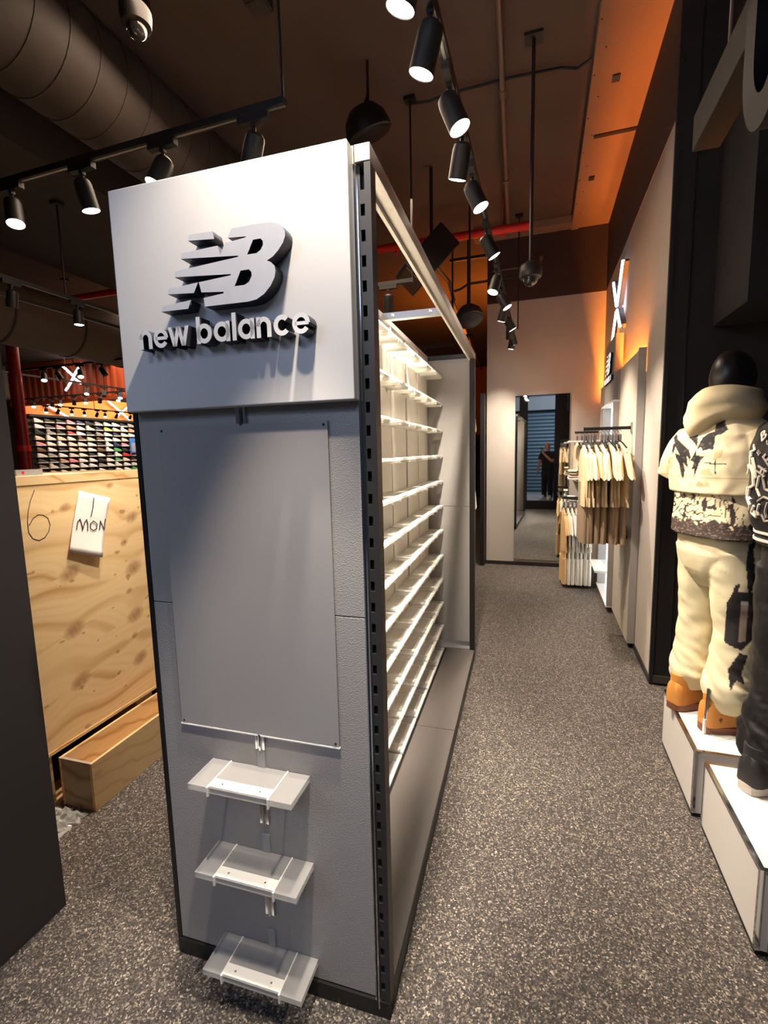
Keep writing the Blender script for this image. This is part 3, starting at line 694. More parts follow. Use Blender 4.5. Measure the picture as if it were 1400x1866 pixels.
for z in (.798, .493, .138):
    b = MB(); b.box((-.986, 1.120, z-.020), (-.630, 1.2485, z)); s = build('front_shelf', b, ACRF, go, bevel=.0015)
    b = MB(); b.box((-.912, 1.124, z+.0004), (-.706, 1.160, z+.002)); build('support_strip', b, CREAMS, s)
    for x in (-.914, -.706):
        b = MB(); b.box((x-.0022, 1.122, z-.0215), (x+.0022, 1.248, z+.0022)); b.box((x-.003, 1.1175, z-.030), (x+.003, 1.126, z+.001)); build('bracket', b, CREAMS, s)
    for x in (-.875, -.745):
        q = MB(); q.lathe([(.0035, 0), (.0025, .0015)], (x, 1.142, z+.002), 8); build('rivet', q, STEEL, s)
    b = MB(); b.box((-.812, 1.2435, z), (-.786, 1.2485, z+.066)); build('tongue', b, ACRF, s)

# ================================================================== PLYWOOD CRATE AND TROUGH
cr = gthing('plywood_crate', 'tall pine plywood crate with handwritten 6, standing behind the grey display unit', 'crate', (-2.8, 2.2, 0))
# front sheet: knots and growth bands follow the sheet itself
KN = [(2.21, 1.646, .016), (1.916, 1.551, .022), (2.351, 1.44, .030), (1.901, 1.197, .038), (2.33, 1.124, .040), (1.893, .886, .038), (2.312, .828, .040), (1.90, .593, .038), (2.319, .542, .036), (2.275, 1.294, .018), (2.28, .99, .016), (2.29, .70, .016), (2.75, 1.3, .03), (2.7, .8, .03)]
b = MB(); NY, NZ = 300, 270; Y0, Y1, Z0, Z1 = 1.42, 2.95, .302, 1.688
b.add([(-2.322, Y0+(Y1-Y0)*j/NY, Z0+(Z1-Z0)*i/NZ) for i in range(NZ+1) for j in range(NY+1)], [(i*(NY+1)+j, i*(NY+1)+j+1, (i+1)*(NY+1)+j+1, (i+1)*(NY+1)+j) for i in range(NZ) for j in range(NY)])
b.add([(-2.340, Y0, Z0), (-2.340, Y1, Z0), (-2.340, Y1, Z1), (-2.340, Y0, Z1)], [(0, 3, 2, 1)])
sp = build('side_panel', b, attr_mat('pine_plywood_face', .62, (90, .12)), cr)
base, drk, kn = Vector(rgb(232, 200, 148)[:3]), Vector(rgb(196, 150, 92)[:3]), Vector(rgb(140, 88, 46)[:3])
buf = []
for v in b.v:
    y, z = v[1], v[2]
    h = z+.10*noise.noise((y*1.1, z*1.6, 2))+.035*noise.noise((y*3.5, z*4, 7)); core = 0
    for (ky, kz, kr) in KN:
        dy, dz = (y-ky)/1.5, z-kz-.18*(y-ky)
        r2 = (dy*dy+dz*dz)/(kr*kr)
        if r2 < 30: h += kr*1.9*math.exp(-r2/7)*(1 if dz > 0 else -.6)
        if r2 < 1.6: core = max(core, 1-r2/1.6)
    s_ = .5+.5*sin(2*pi*h*7.5); t_ = s_**5*.85+.22*(.5+.5*sin(2*pi*h*31))**3+.10*noise.noise((y*5, z*55, 0))
    t_ *= .65+.6*noise.noise((y*1.7, z*2.2, 9))
    c_ = base.lerp(drk, max(0, min(1, t_)))
    if core: c_ = c_.lerp(kn, min(.85, core*.8*(.85+.3*noise.noise((y*60, z*30, 4)))))
    if noise.noise((y*16, z*30, 21)) > .62: c_ = c_.lerp(kn, .6)
    buf += [c_.x, c_.y, c_.z, 1]
sp.data.color_attributes.new('print', 'FLOAT_COLOR', 'POINT').data.foreach_set('color', buf)
part('top_board', (-2.350, 1.415, 1.682), (-2.3185, 2.955, 1.726), PLYE, cr)
part('end_panel', (-3.28, 1.42, .302), (-2.342, 1.438, 1.70), PLY, cr)
part('end_panel', (-3.28, 2.932, .302), (-2.342, 2.95, 1.70), PLY, cr)
part('side_panel', (-3.30, 1.42, .302), (-3.282, 2.95, 1.70), PLY, cr)
part('lid', (-3.29, 1.43, 1.700), (-2.352, 2.94, 1.716), PLY, cr)
part('bottom_board', (-3.30, 1.41, .284), (-2.318, 2.955, .302), PLYE, cr)
for y0, y1 in ((1.42, 1.70), (2.27, 2.40), (2.80, 2.95)):
    part('pallet_block', (-3.28, y0, .02), (-2.335, y1, .284), PLYE, cr)
part('pallet_runner', (-2.48, 1.40, 0), (-2.330, 2.96, .02), PLYE, cr)
six = [(1.761,1.655),(1.735,1.605),(1.717,1.55),(1.709,1.504),(1.709,1.452),(1.726,1.418),(1.756,1.403),(1.787,1.413),(1.811,1.44),(1.822,1.473),(1.814,1.509),(1.791,1.527),(1.766,1.532),(1.738,1.517),(1.715,1.485)]
b = MB(); b.stroke(six, .0032, 0, -2.3216, -2.3209); build('marker_number', b, INK, cr)
pa = gthing('paper_sign', 'white paper with handwritten 1 MON taped to the plywood crate', 'paper', (-2.31, 2.05, 1.43))
Q = [(2.002, 1.632), (2.198, 1.574), (2.086, 1.245), (1.897, 1.312)]
def px_off(z): return -2.3185+.026*max(0, (1.52-z))/.28*max(0, (1.52-z)/.28)+.0015
b = MB(); N = 10; vs = []
for i in range(N+1):
    for j in range(N+1):
        u, v = j/N, i/N
        y = (1-v)*((1-u)*Q[0][0]+u*Q[1][0])+v*((1-u)*Q[3][0]+u*Q[2][0]); z = (1-v)*((1-u)*Q[0][1]+u*Q[1][1])+v*((1-u)*Q[3][1]+u*Q[2][1])
        vs.append((px_off(z)+.003*noise.noise((y*18, z*18, 3)), y, z))
b.add(vs, [(i*(N+1)+j, i*(N+1)+j+1, (i+1)*(N+1)+j+1, (i+1)*(N+1)+j) for i in range(N) for j in range(N)])
o = build('sheet', b, PAPER, pa, smooth=True); sm = o.modifiers.new('solid', 'SOLIDIFY'); sm.thickness = .0006
for nm, st in (('digit_1', [(2.087,1.585),(2.075,1.532),(2.057,1.484)]), ('letter_m', [(1.958,1.426),(1.971,1.466),(1.987,1.479),(1.993,1.452),(1.995,1.42),(2.011,1.455),(2.027,1.471),(2.031,1.446),(2.024,1.41)]), ('letter_o', [(2.068,1.457),(2.047,1.444),(2.043,1.418),(2.06,1.404),(2.082,1.411),(2.089,1.438),(2.068,1.457)]), ('letter_n', [(2.1,1.403),(2.107,1.429),(2.113,1.451),(2.123,1.421),(2.13,1.398),(2.139,1.43),(2.149,1.457)])):
    b = MB(); b.stroke(st, .0045, 0, 0, .001); b.v = [(p[0]+px_off(p[2])+.0036, p[1], p[2]) for p in b.v]; build(nm, b, INK, o)
tg = gthing('plywood_trough', 'low open plywood trough on the floor in front of the crate', 'wooden box', (-2.195, 2.3, 0))
part('front_board', (-2.102, 1.713, 0), (-2.087, 2.95, .262), PLYT, tg)
part('back_board', (-2.304, 1.713, 0), (-2.289, 2.95, .262), PLYE, tg)
part('end_board', (-2.289, 1.713, 0), (-2.102, 1.728, .2615), plywood('grey_plywood', (172, 156, 132), (140, 120, 96), 1.6), tg)
part('end_board', (-2.289, 2.935, 0), (-2.102, 2.95, .2615), PLYE, tg)
part('bottom_board', (-2.289, 1.728, .075), (-2.102, 2.935, .09), PLYE, tg)
b = MB(); N = 16; vs = []
for i in range(N+1):
    for j in range(N+1):
        x = -2.312+.20*j/N; y = 1.50+.19*i/N; e = min(i, j, N-i, N-j)/N*4
        vs.append(G(x+.02*noise.noise((i*.5, j*.5, 1)), y+.02*noise.noise((i*.5, j*.5, 5)), max(.002, min(1, e)*(.035+.05*noise.noise((i*.45, j*.45, 0))))))
b.add(vs, [(i*(N+1)+j, i*(N+1)+j+1, (i+1)*(N+1)+j+1, (i+1)*(N+1)+j) for i in range(N) for j in range(N)])
tag(build('plastic_wrap', b, acrylic('crumpled_clear_plastic', rgb(225, 222, 215), .45, .12)), 'crumpled clear plastic wrap on the floor by the trough end', 'plastic wrap')
cdn = gthing('price_card', 'small grey card with red mark lying on top of the plywood crate', 'card', (-2.36, 1.78, 1.727))
b = MB(); b.box((-2.375, 1.70, 1.7275), (-2.345, 1.832, 1.757)); build('card_body', b, mat('grey_card', rgb(150, 148, 146), .5), cdn)
b = MB(); b.box((-2.3448, 1.727, 1.736), (-2.3442, 1.738, 1.750)); build('red_mark', b, RED, cdn)
# ================================================================== MIRROR AND RIGHT-HAND CLOTHING BAY
t = thing('wall_mirror', 'tall frameless mirror on the white end wall reflecting a standing man', 'mirror', (-.01, 7.56, .1))
b = MB(); b.box((-.385, -.012, 0), (.385, .008, 2.5)); build('backing_board', b, BLACKP, t)
b = MB(); b.box((-.383, -.018, .002), (.383, -.0125, 2.498)); build('mirror_glass', b, MIRROR, t)
bay = thing('wall_display_bay', 'pale panelled wall display bay with lit niche and white logo header on the right wall', 'display bay', (.78, 5.8, 0))
ORIG[bay] = Vector((.78, 5.8, 0))
bp_ = lambda n, a, c, M, par=bay, bevel=0: part(n, a, c, M, par, bevel)
bp_('end_panel', (.752, 4.548, .05), (.812, 4.572, 2.62), PANELG, bevel=.002)
for y0, y1 in ((4.574, 5.03), (5.034, 5.52), (6.52, 6.87), (6.874, 7.25)):
    bp_('front_panel', (.752, y0, .05), (.770, y1, 2.60), mat('pale_laminate', rgb(205, 194, 176), .5) if y0 == 4.574 else bpy.data.materials['pale_laminate'], bevel=.0015)
bp_('base_rail', (.776, 4.60, 0), (.80, 7.24, .06), BLACKM)
bp_('niche_side', (.700, 5.524, .08), (.790, 5.58, 2.27), PANELG)
bp_('niche_side', (.700, 6.46, .08), (.790, 6.516, 2.27), PANELG)
bp_('niche_back', (.792, 5.58, .08), (.800, 6.46, 2.27), NICHE)
for y in (5.80, 6.02, 6.24):
    bp_('niche_post', (.783, y-.006, .1), (.7915, y+.006, 2.26), STEEL)
bp_('niche_ledge', (.690, 5.53, 2.272), (.80, 6.51, 2.292), CREAMS)
bp_('niche_floor', (.690, 5.53, .06), (.80, 6.51, .08), GLOSSW)
hb = bp_('header_board', (.712, 5.66, 2.294), (.790, 6.44, 2.985), mat('bay_header', rgb(160, 150, 138), .5), bevel=.002)
bp_('header_return', (.745, 5.52, 2.294), (.79, 5.66, 2.60), PANELG)
WLET = mat('white_lit_letters', rgb(240, 240, 240), .4, emis=(1, 1, 1), estr=.55)
# logo faces the aisle: u runs against +y
Mr = Matrix(((0, 0, 1, 0), (-1.15, 0, 0, 0), (0, 1.15, 0, 0), (0, 0, 0, 1)))
Mr = Matrix.Translation((.699, 6.03-.78*1.15-.02, 2.66-2.30*1.15+.06)) @ Mr
logo_parts(hb, Mr, .026, WLET, 0)
lettering(hb, WLET, tf=lambda p: (.686+(p[1]-1.163)*.6, 6.03-1.15*(p[0]+.80), 2.52+1.15*(p[2]-2.11)))
led = thing('led_strip', 'orange glowing light strip hidden behind the top of the pale wall bay', 'light strip', (.793, 5.9, 2.42))
b = MB(); b.box((-.018, -1.28, -.03), (.018, 1.33, -.012)); build('diffuser', b, LEDO, led)
light('led_glow', 'AREA', (0, 0, 0), LEDW, ORANGE, parent=led, size=.034, size_y=2.6).rotation_euler = (pi, 0, 0)
# rails and arms
def arm(label, y, z, x0, plate=True):
    b = MB(); b.box((x0, y-.010, z-.014), (.748, y+.010, z+.014)); t = build('display_arm', b, BLACKM, bay)
    b = MB(); b.box((x0-.004, y-.012, z-.016), (x0+.002, y+.012, z+.020)); build('end_stop', b, BLACKM, t)
    b = MB(); b.box((.740, y-.03, z-.045), (.7515, y+.03, z+.045)); build('mount', b, STEEL, t)
    return t
arm('upper black arm holding the beige tees on the bay', 4.72, 1.97, .36)
arm('lower black arm below the brown shorts, near its panel edge', 4.80, 1.03, .36)
arm('low black arm holding the white tees, past the niche', 6.62, 1.16, .26)
arm('high far arm beside the folded stacks near the mirror', 7.30, 2.02, .44)
t = thing('sign_holder', 'clear acrylic sign holder leaning on the bay below the black bracket', 'sign holder', (.735, 4.86, .55))
b = MB(); b.box((-.006, -.13, .0), (.0, .13, .42)); build('pane', b, ACRC, t); b = MB(); b.box((-.012, -.135, .42), (.012, .135, .45)); build('clip', b, BLACKM, t)
# garments
HMB = MB(); HMB.tube([(0, 0, .0), (0, 0, .055), (.0, .012, .075), (.0, 0, .092), (.0, -.014, .08)], .0025, 6); HMB.tube([(-.19, 0, -.065), (-.1, 0, -.03), (0, 0, 0), (.1, 0, -.03), (.19, 0, -.065)], .007, 6)
HANG = build('hanger', HMB, BLACKP).data; bpy.data.objects.remove(bpy.data.objects['hanger'])
GREYCLIP = MB(); GREYCLIP.box((-.022, -.010, .0), (.022, .010, .052)); CLIP = build('size_marker', GREYCLIP, mat('grey_marker', rgb(105, 100, 98), .5)).data; bpy.data.objects.remove(bpy.data.objects['size_marker'])
def ringp(cx, cy, z, rx, ry, n=28, fold=0, fr=7, ph=0, pw=1.0, twist=0):
    r = []
    for k in range(n):
        a = 2*pi*k/n; c_, s_ = cos(a), sin(a)
        q = 1+fold*sin(fr*a+ph+z*9)
        r.append((cx+rx*q*math.copysign(abs(c_)**pw, c_), cy+ry*math.copysign(abs(s_)**pw, s_)*(1+2.5*fold*sin(fr*a*.7+ph)), z))
    return r
def tee_mesh(w=.25, L=.54, seed=0, sl=.17, ry=.022):
    b = MB(); ph = seed*1.7
    prof = [(0, .07), (-.02, .10), (-.045, .155), (-.07, .20), (-.10, w*.92), (-.16, w*.96), (-.25, w*.93), (-.36, w*.95), (-.46, w*.99), (-L, w*1.02)]
    b.loft([ringp(0, 0, z, r, ry*(.6 if i < 2 else 1+.25*i/9), fold=.0 if i < 4 else .05+.012*i, fr=5, ph=ph) for i, (z, r) in enumerate(prof)])
    for s in (-1, 1):
        rings = []
        for i in range(5):
            u = i/4; cx = s*(w*.80+u*sl*.72); cz = -.085-u*sl*1.05
            rr = .075+.02*u; n = 14; ring = []
            for k in range(n):
                a = 2*pi*k/n; ring.append((cx+rr*cos(a)*.82, ry*1.1*sin(a)*(1+.3*sin(3*a+ph)), cz+s*0+rr*cos(a)*s*.35*-1+rr*.12*sin(5*a+ph+u*3)))
            rings.append(ring)
        b.loft(rings)
    return b
def shorts_mesh(seed=0, w=.20, L=.54):
    b = MB(); ph = seed*2.1
    b.loft([ringp(0, 0, z, w*q, .03, fold=.05, fr=4, ph=ph) for z, q in ((0, .86), (-.05, .9), (-.14, .98), (-.22, 1.02))])
    for s in (-1, 1):
        b.loft([ringp(s*w*.52, 0, z, w*q, .034, 18, fold=.06, fr=3, ph=ph+s) for z, q in ((-.20, .50), (-.30, .53), (-L, .56))])
    return b
TEES = [smooth_angle(build('tee_shirt', tee_mesh(seed=i), WHITE), 60).data for i in range(4)]
SHTS = [smooth_angle(build('shorts', shorts_mesh(seed=i), WHITE), 60).data for i in range(3)]
for o in list(C.objects):
    if o.name.split('.')[0] in ('tee_shirt', 'shorts'): bpy.data.objects.remove(o)
def cloth(name, c, v=.05): return mat(name, c, .9, vary=v, vscale=9, bump=(260, .25, 'n'))
CREAMC = cloth('cream_cotton', rgb(228, 208, 172)); BEIGEC = cloth('beige_cotton', rgb(212, 186, 146)); TAUPE = cloth('taupe_cotton', rgb(150, 126, 100)); WHITEC = cloth('off_white_cotton', rgb(232, 226, 210)); ORCHR = cloth('sand_cotton', rgb(226, 184, 126)); GREYC = cloth('grey_jersey', rgb(160, 160, 170)); OLIVE = cloth('olive_nylon', rgb(120, 118, 84)); BLACKC = cloth('black_jersey', rgb(30, 28, 28))
def garment(name, me, M, loc, rz, label, cat, group, tilt=0):
    t = thing(name, label, cat, loc, rz, group)
    t.rotation_euler = (tilt, 0, rz)
    o = bpy.data.objects.new('body', me); C.objects.link(o); o.parent = t
    o.material_slots[0].link = 'OBJECT'; o.material_slots[0].material = M
    return t
def hanger(loc, rz, label, group):
    t = thing('clothes_hanger', label, 'hanger', loc, rz, group)
    o = bpy.data.objects.new('hook_and_bar', HANG); C.objects.link(o); o.parent = t
    q = bpy.data.objects.new('size_marker', CLIP); C.objects.link(q); q.parent = t
nC = 10
for i in range(nC):
    x = .365+.029*i+(.03 if i >= 4 else 0); rz = pi/2+.04+.12*sin(i*2.3); y = 4.72; z = 1.862
    o_ = ords[i]
    hanger((x, y, z), rz, 'black hanger on the upper bay arm, %s from the aisle end' % o_, 'hangers on the upper arm')
    garment('tee_shirt', TEES[i % 4], CREAMC if i % 3 else BEIGEC, (x, y, z-.035), rz, '%s tee on the upper bay arm, %s from the aisle end' % ('cream' if i % 3 else 'beige', o_), 't-shirt', 'tees on the upper arm')
    garment('shorts', SHTS[i % 3], TAUPE, (x, y, z-.37), rz, 'taupe shorts hung under the cream tees, %s from the aisle end' % o_, 'shorts', 'shorts under the tees')
for i in range(7):
    x = .29+.05*i; rz = pi/2+.08+.1*sin(i*3.1); y = 6.62; z = 1.055
    M = ORCHR if i == 0 else WHITEC
    hanger((x, y, z), rz, 'black hanger on the low far arm, %s from the aisle end' % ords[i], 'hangers on the low arm')
    garment('tee_shirt', TEES[(i+1) % 4], M, (x, y, z-.035), rz, '%s tee on the low far arm, %s from the aisle end' % ('sand' if i == 0 else 'white', ords[i]), 't-shirt', 'tees on the low arm')
    garment('shorts', SHTS[(i+1) % 3], M if i else ORCHR, (x, y, z-.47), rz, '%s shorts under the low far tees, %s from the aisle end' % ('sand' if i == 0 else 'white', ords[i]), 'shorts', 'shorts on the low arm')
for i in range(3):
    x = .47+.06*i; rz = pi/2+.1; y = 7.30; z = 1.915
    hanger((x, y, z), rz, 'black hanger on the high far arm, %s from the aisle end' % ords[i], 'hangers on the high arm')
    garment('tee_shirt', TEES[i % 4], WHITEC if i % 2 else CREAMC, (x, y, z-.035), rz, '%s tee on the high far arm, %s from the aisle end' % ('white' if i % 2 else 'cream', ords[i]), 't-shirt', 'tees on the high arm')
# white shelves with folded stacks
def fold_stack(loc, w, d, n, M, label, group):
    h = .032
    for k in range(n):
        b = MB(); rings = []
        for u in (0, .06, .5, .94, 1):
            q = .72 if u in (0, 1) else 1
            rings.append([((-w/2+w*u), d/2*cos(2*pi*j/14)*(.97+.03*q), h/2+h*.56*q*sin(2*pi*j/14)+.004*sin(u*9+k)) for j in range(14)])
        b.loft(rings)
        o = build('folded_garment', b, M, None, smooth=True); o.location = (loc[0]+.006*sin(k*2.2), loc[1], loc[2]+k*h*1.08)
        tag(o, '%s, %s from the bottom' % (label, ords[k]), 'folded shirt', group)
for i, (z, x0, y, lab) in enumerate([(1.90, .33, 6.98, 'top'), (1.405, .34, 6.98, 'middle'), (1.045, .35, 6.98, 'bottom')]):
    t = thing('wall_shelf', 'white %s shelf projecting from the bay beside the mirror' % lab, 'shelf', (.752, y, z))
    b = MB(); b.box((x0-.752, -.18, -.022), (0, .18, 0)); build('board', b, GLOSSW, t, bevel=.004); b = MB(); b.box((-.25, -.01, -.07), (0, .01, -.022)); build('bracket', b, STEEL, t)
    if i: fold_stack((.47, y, z+.002), .24, .30, 3, WHITEC if i == 2 else CREAMC, '%s folded shirt on the %s far shelf' % ('white' if i == 2 else 'cream', lab), 'folded shirts on the %s shelf' % lab)
for i, z in enumerate((1.28, .78, .42)):
    t = thing('niche_shelf', 'white shoe shelf in the lit niche, %s from the top' % ords[i], 'shelf', (.785, 6.02, z))
    b = MB(); b.box((-.20, -.30, -.016), (0, .30, 0)); build('board', b, GLOSSW, t); b = MB(); b.box((-.19, -.25, -.04), (0, -.24, -.016)); b.box((-.19, .24, -.04), (0, .25, -.016)); build('bracket', b, CREAMS, t)
b = MB(); b.box((.30, .158, .42), (.36, .168, .53)); b.v = [(p[0]+.16, p[1]+.002, p[2]) for p in b.v]; o = tag(build('light_switch', b, GLOSSW), 'white wall socket plate on the black front wall, seen in the mirror', 'socket')

# rack of clothes glimpsed past the end of the gondola
rk = thing('clothes_rack', 'dark clothes rack glimpsed in the gap beyond the grey unit', 'clothes rack', (-1.15, 6.0, 0))
b = MB(); b.tube([(-.5, 0, 1.50), (.32, 0, 1.50)], .014, 8); build('rail', b, BLACKM, rk)
for x in (-.48, .28):
    b = MB(); b.tube([(x, 0, 0), (x, 0, 1.50)], .014, 8); build('post', b, BLACKM, rk); b = MB(); b.box((x-.02, -.22, 0), (x+.02, .22, .025)); build('foot', b, BLACKM, rk)
b = MB(); b.tube([(-.5, .25, 2.42), (.3, .25, 2.42)], .014, 8); b.tube([(.28, .25, 0), (.28, .25, 2.42)], .014, 8); build('upper_rail', b, BLACKM, rk)
for i, (x, y, z, me, M, nm, lab) in enumerate([(-.84, 6.0, 1.40, TEES[0], WHITEC, 'tee_shirt', 'white tee on the rack beyond the grey unit'), (-.90, 6.0, 1.40, TEES[1], GREYC, 'tee_shirt', 'grey jersey top hanging behind the white tee in the gap'), (-.87, 6.25, 2.32, TEES[2], OLIVE, 'jacket', 'olive jacket on the upper rail in the gap'), (-.95, 6.25, 2.32, TEES[3], BLACKC, 'jacket', 'black jacket beside the olive one in the gap')]):
    garment(nm, me, M, (x, y, z), pi/2+.25, lab, 'jacket' if nm == 'jacket' else 't-shirt', 'garments in the gap')
garment('joggers', SHTS[0], GREYC, (-.86, 6.0, .82), pi/2+.3, 'grey joggers hanging low in the gap by the mirror wall', 'trousers', 'garments in the gap').scale = (1, 1, 1.35)

# ================================================================== PLINTHS
def plinth(label, x0, y0, y1, h, x1=1.70):
    t = thing('display_plinth', label, 'plinth', (x0, y0, 0)); W_ = x1-x0; D_ = y1-y0; e = .016
    P = lambda n, a, c, M: build(n, MB().box(a, c), M, t)
    P('top_panel', (e, e, h-.02), (W_-e, D_-e, h-.002), GLOSSW)
    P('side_panel', (.003, e, .02), (.02, D_-e, h-e), GLOSSW); P('front_panel', (e, .003, .02), (W_-e, .02, h-e), GLOSSW); P('rear_panel', (e, D_-.02, .02), (W_-e, D_-.003, h-e), GLOSSW)
    P('top_trim', (0, 0, h-e), (e, D_, h), CHROME); P('top_trim', (e, 0, h-e), (W_, e, h), CHROME); P('top_trim', (e, D_-e, h-e), (W_, D_, h), CHROME)
    P('corner_trim', (0, 0, .02), (e, e, h-e), CHROME); P('corner_trim', (0, D_-e, .02), (e, D_, h-e), CHROME); P('base_trim', (.004, .004, 0), (W_-.004, D_-.004, .02), BLACKM)
    return t
plinth('low white plinth with chrome edges under the cream-hooded mannequin', .722, 2.468, 3.085, .345)
plinth('low white plinth with chrome edges under the black-jacketed mannequin', .745, 1.800, 2.408, .335)
plinth('nearest low white plinth at the lower right picture corner', .772, 1.19, 1.775, .335)

# ================================================================== MANNEQUINS
def inpoly(x, y, P):
    c = False; j = len(P)-1
    for i in range(len(P)):
        if (P[i][1] > y) != (P[j][1] > y) and x < (P[j][0]-P[i][0])*(y-P[i][1])/(P[j][1]-P[i][1])+P[i][0]: c = not c
        j = i
    return c
CRM = rgb(228, 210, 170); DRK = rgb(32, 26, 24); TAN = rgb(196, 170, 126)
PR = dict(P1=[(-0.193,1.565),(-0.173,1.6),(-0.143,1.584),(-0.141,1.538),(-0.129,1.499),(-0.119,1.516),(-0.121,1.566),(-0.094,1.585),(-0.109,1.524),(-0.109,1.448),(-0.122,1.466),(-0.146,1.492),(-0.163,1.534),(-0.178,1.565)],
 P2=[(-0.231,1.499),(-0.217,1.52),(-0.201,1.489),(-0.174,1.463),(-0.143,1.432),(-0.134,1.398),(-0.137,1.377),(-0.153,1.407),(-0.144,1.339),(-0.169,1.373),(-0.157,1.334),(-0.163,1.283),(-0.174,1.309),(-0.187,1.365),(-0.204,1.395),(-0.208,1.417),(-0.186,1.408),(-0.21,1.451),(-0.219,1.412),(-0.232,1.434),(-0.229,1.464),(-0.222,1.469)],
 P3=[(-0.108,1.444),(-0.089,1.49),(-0.063,1.513),(-0.042,1.517),(-0.038,1.557),(-0.026,1.597),(-0.001,1.623),(0.014,1.59),(0.001,1.583),(-0.004,1.555),(0.011,1.526),(-0.015,1.503),(-0.035,1.5),(-0.04,1.463),(-0.041,1.43),(-0.059,1.435),(-0.086,1.427),(-0.094,1.448),(-0.107,1.432)],
 P4=[(-0.11,1.44),(-0.113,1.406),(-0.078,1.402),(-0.097,1.368),(-0.106,1.33),(-0.118,1.288),(-0.114,1.339),(-0.128,1.335),(-0.119,1.373),(-0.134,1.381),(-0.121,1.411)],
 P5=[(-0.076,1.372),(-0.035,1.37),(-0.032,1.389),(-0.028,1.37),(0.013,1.366),(0.013,1.362),(-0.028,1.364),(-0.026,1.31),(-0.03,1.31),(-0.034,1.364),(-0.076,1.367)])
PT = [[(-0.091,1.309),(-0.082,1.339),(-0.054,1.343),(-0.032,1.31)], [(-0.106,1.254),(-0.097,1.284),(-0.071,1.263),(-0.058,1.28),(-0.042,1.251)], [(-0.042,1.381),(-0.032,1.438),(-0.004,1.429),(-0.009,1.397)], [(-0.251,1.365),(-0.245,1.4),(-0.222,1.391),(-0.216,1.339),(-0.235,1.334)]]
LG = [[(0.065,0.726),(0.078,0.786),(0.098,0.796),(0.09,0.756),(0.133,0.752),(0.172,0.758),(0.17,0.722),(0.165,0.618),(0.159,0.512),(0.121,0.461),(0.062,0.48),(0.049,0.488),(0.051,0.692)], [(0.129,0.751),(0.113,0.893),(0.12,0.98),(0.145,1.013),(0.141,0.952),(0.153,0.822),(0.171,0.834),(0.171,0.773)], [(0.073,0.358),(0.114,0.448),(0.147,0.44),(0.128,0.344),(0.143,0.294),(0.109,0.312),(0.087,0.257)]]
LGW = [(0.105,0.709),(0.135,0.712),(0.135,0.507),(0.105,0.5)]
AZ = rad(63)                                     # both mannequins look towards the shop window, backs half to the aisle
def side_s(p, c):                                # print coordinate: distance across the half-back side of the figure, in its own frame
    v = Vector((c[0], c[1])).normalized()
    wx = p[0]*cos(-AZ)-p[1]*sin(-AZ); wy = p[0]*sin(-AZ)+p[1]*cos(-AZ)
    return wx*v.y-wy*v.x, wx*v.x+wy*v.y
def paint(o, fn):
    me = o.data; a = me.color_attributes.new('print', 'FLOAT_COLOR', 'POINT')
    buf = []
    for v in me.vertices: buf += fn(v.co, v.normal)
    a.data.foreach_set('color', buf)
PRINTM = attr_mat('printed_cotton')
def ell(cx, cy, z, rx, ry, n=120, wr=0, seed=0, pw=.85):
    r = []
    for k in range(n):
        a = 2*pi*k/n; c_, s_ = cos(a), sin(a)
        q = 1+wr*noise.noise((c_*2.2, s_*2.2+seed, z*7))+wr*.5*noise.noise((c_*5, s_*5+seed, z*22))
        r.append((cx+rx*q*math.copysign(abs(c_)**pw, c_), cy+ry*q*math.copysign(abs(s_)**pw, s_), z))
    return r
def interp(tab, z):
    for a, c in zip(tab, tab[1:]):
        if a[0] <= z <= c[0]:
            u = (z-a[0])/(c[0]-a[0]); return [x+(y-x)*u for x, y in zip(a[1:], c[1:])]
    return list(tab[-1][1:] if z > tab[-1][0] else tab[0][1:])
def tabloft(b, tab, n, rows, wr, seed, caps=True, pw=.85, zf=None):
    z0, z1 = tab[0][0], tab[-1][0]; rings = []
    for i in range(rows+1):
        z = z0+(z1-z0)*i/rows; cx, cy, rx, ry = interp(tab, z)
        r = ell(cx, cy, z, rx, ry, n, wr, seed, pw)
        if zf: r = [zf(p) for p in r]
        rings.append(r)
    b.loft(rings, caps)
def wz(z): return 2.4 if z < .30 else (1.5 if z < .42 else .75)
def limb(b, pts, n=24, wr=.05, seed=0, sub=8, flat=1.0):
    # pts: (x,y,z,r); resampled into many wrinkled rings
    P = [Vector(p[:3]) for p in pts]; rr = [p[3] for p in pts]; rings = []; A = None
    M_ = (len(P)-1)*sub
    def cr(vals, i, t):
        p0, p1, p2, p3 = vals[max(i-1, 0)], vals[i], vals[i+1], vals[min(i+2, len(vals)-1)]
        return 0.5*((2*p1)+(p2-p0)*t+(2*p0-5*p1+4*p2-p3)*t*t+(3*p1-p0-3*p2+p3)*t**3)
    C_ = []; RR = []
    for j in range(M_+1):
        i = min(j//sub, len(P)-2); t = j/sub-i; C_.append(cr(P, i, t)); RR.append(cr(rr, i, t))
    for j, p in enumerate(C_):
        d = (C_[min(j+1, M_)]-C_[max(j-1, 0)]).normalized()
        a = d.cross(Vector((0, 1, 0))).normalized() if A is None else (A-d*A.dot(d)).normalized(); A = a; c_ = d.cross(a)
        rings.append([p+(a*cos(2*pi*k/n)+c_*sin(2*pi*k/n)*flat)*RR[j]*(1+wr*1.3*noise.noise((cos(2*pi*k/n)*1.3+seed, sin(2*pi*k/n)*1.3, p.z*9))+wr*1.1*noise.noise((cos(2*pi*k/n)*1.1+seed*3, sin(2*pi*k/n)*1.1, p.z*26+cos(2*pi*k/n)*1.5))*max(.25, wz(p.z))) for k in range(n)])
    b.loft(rings)
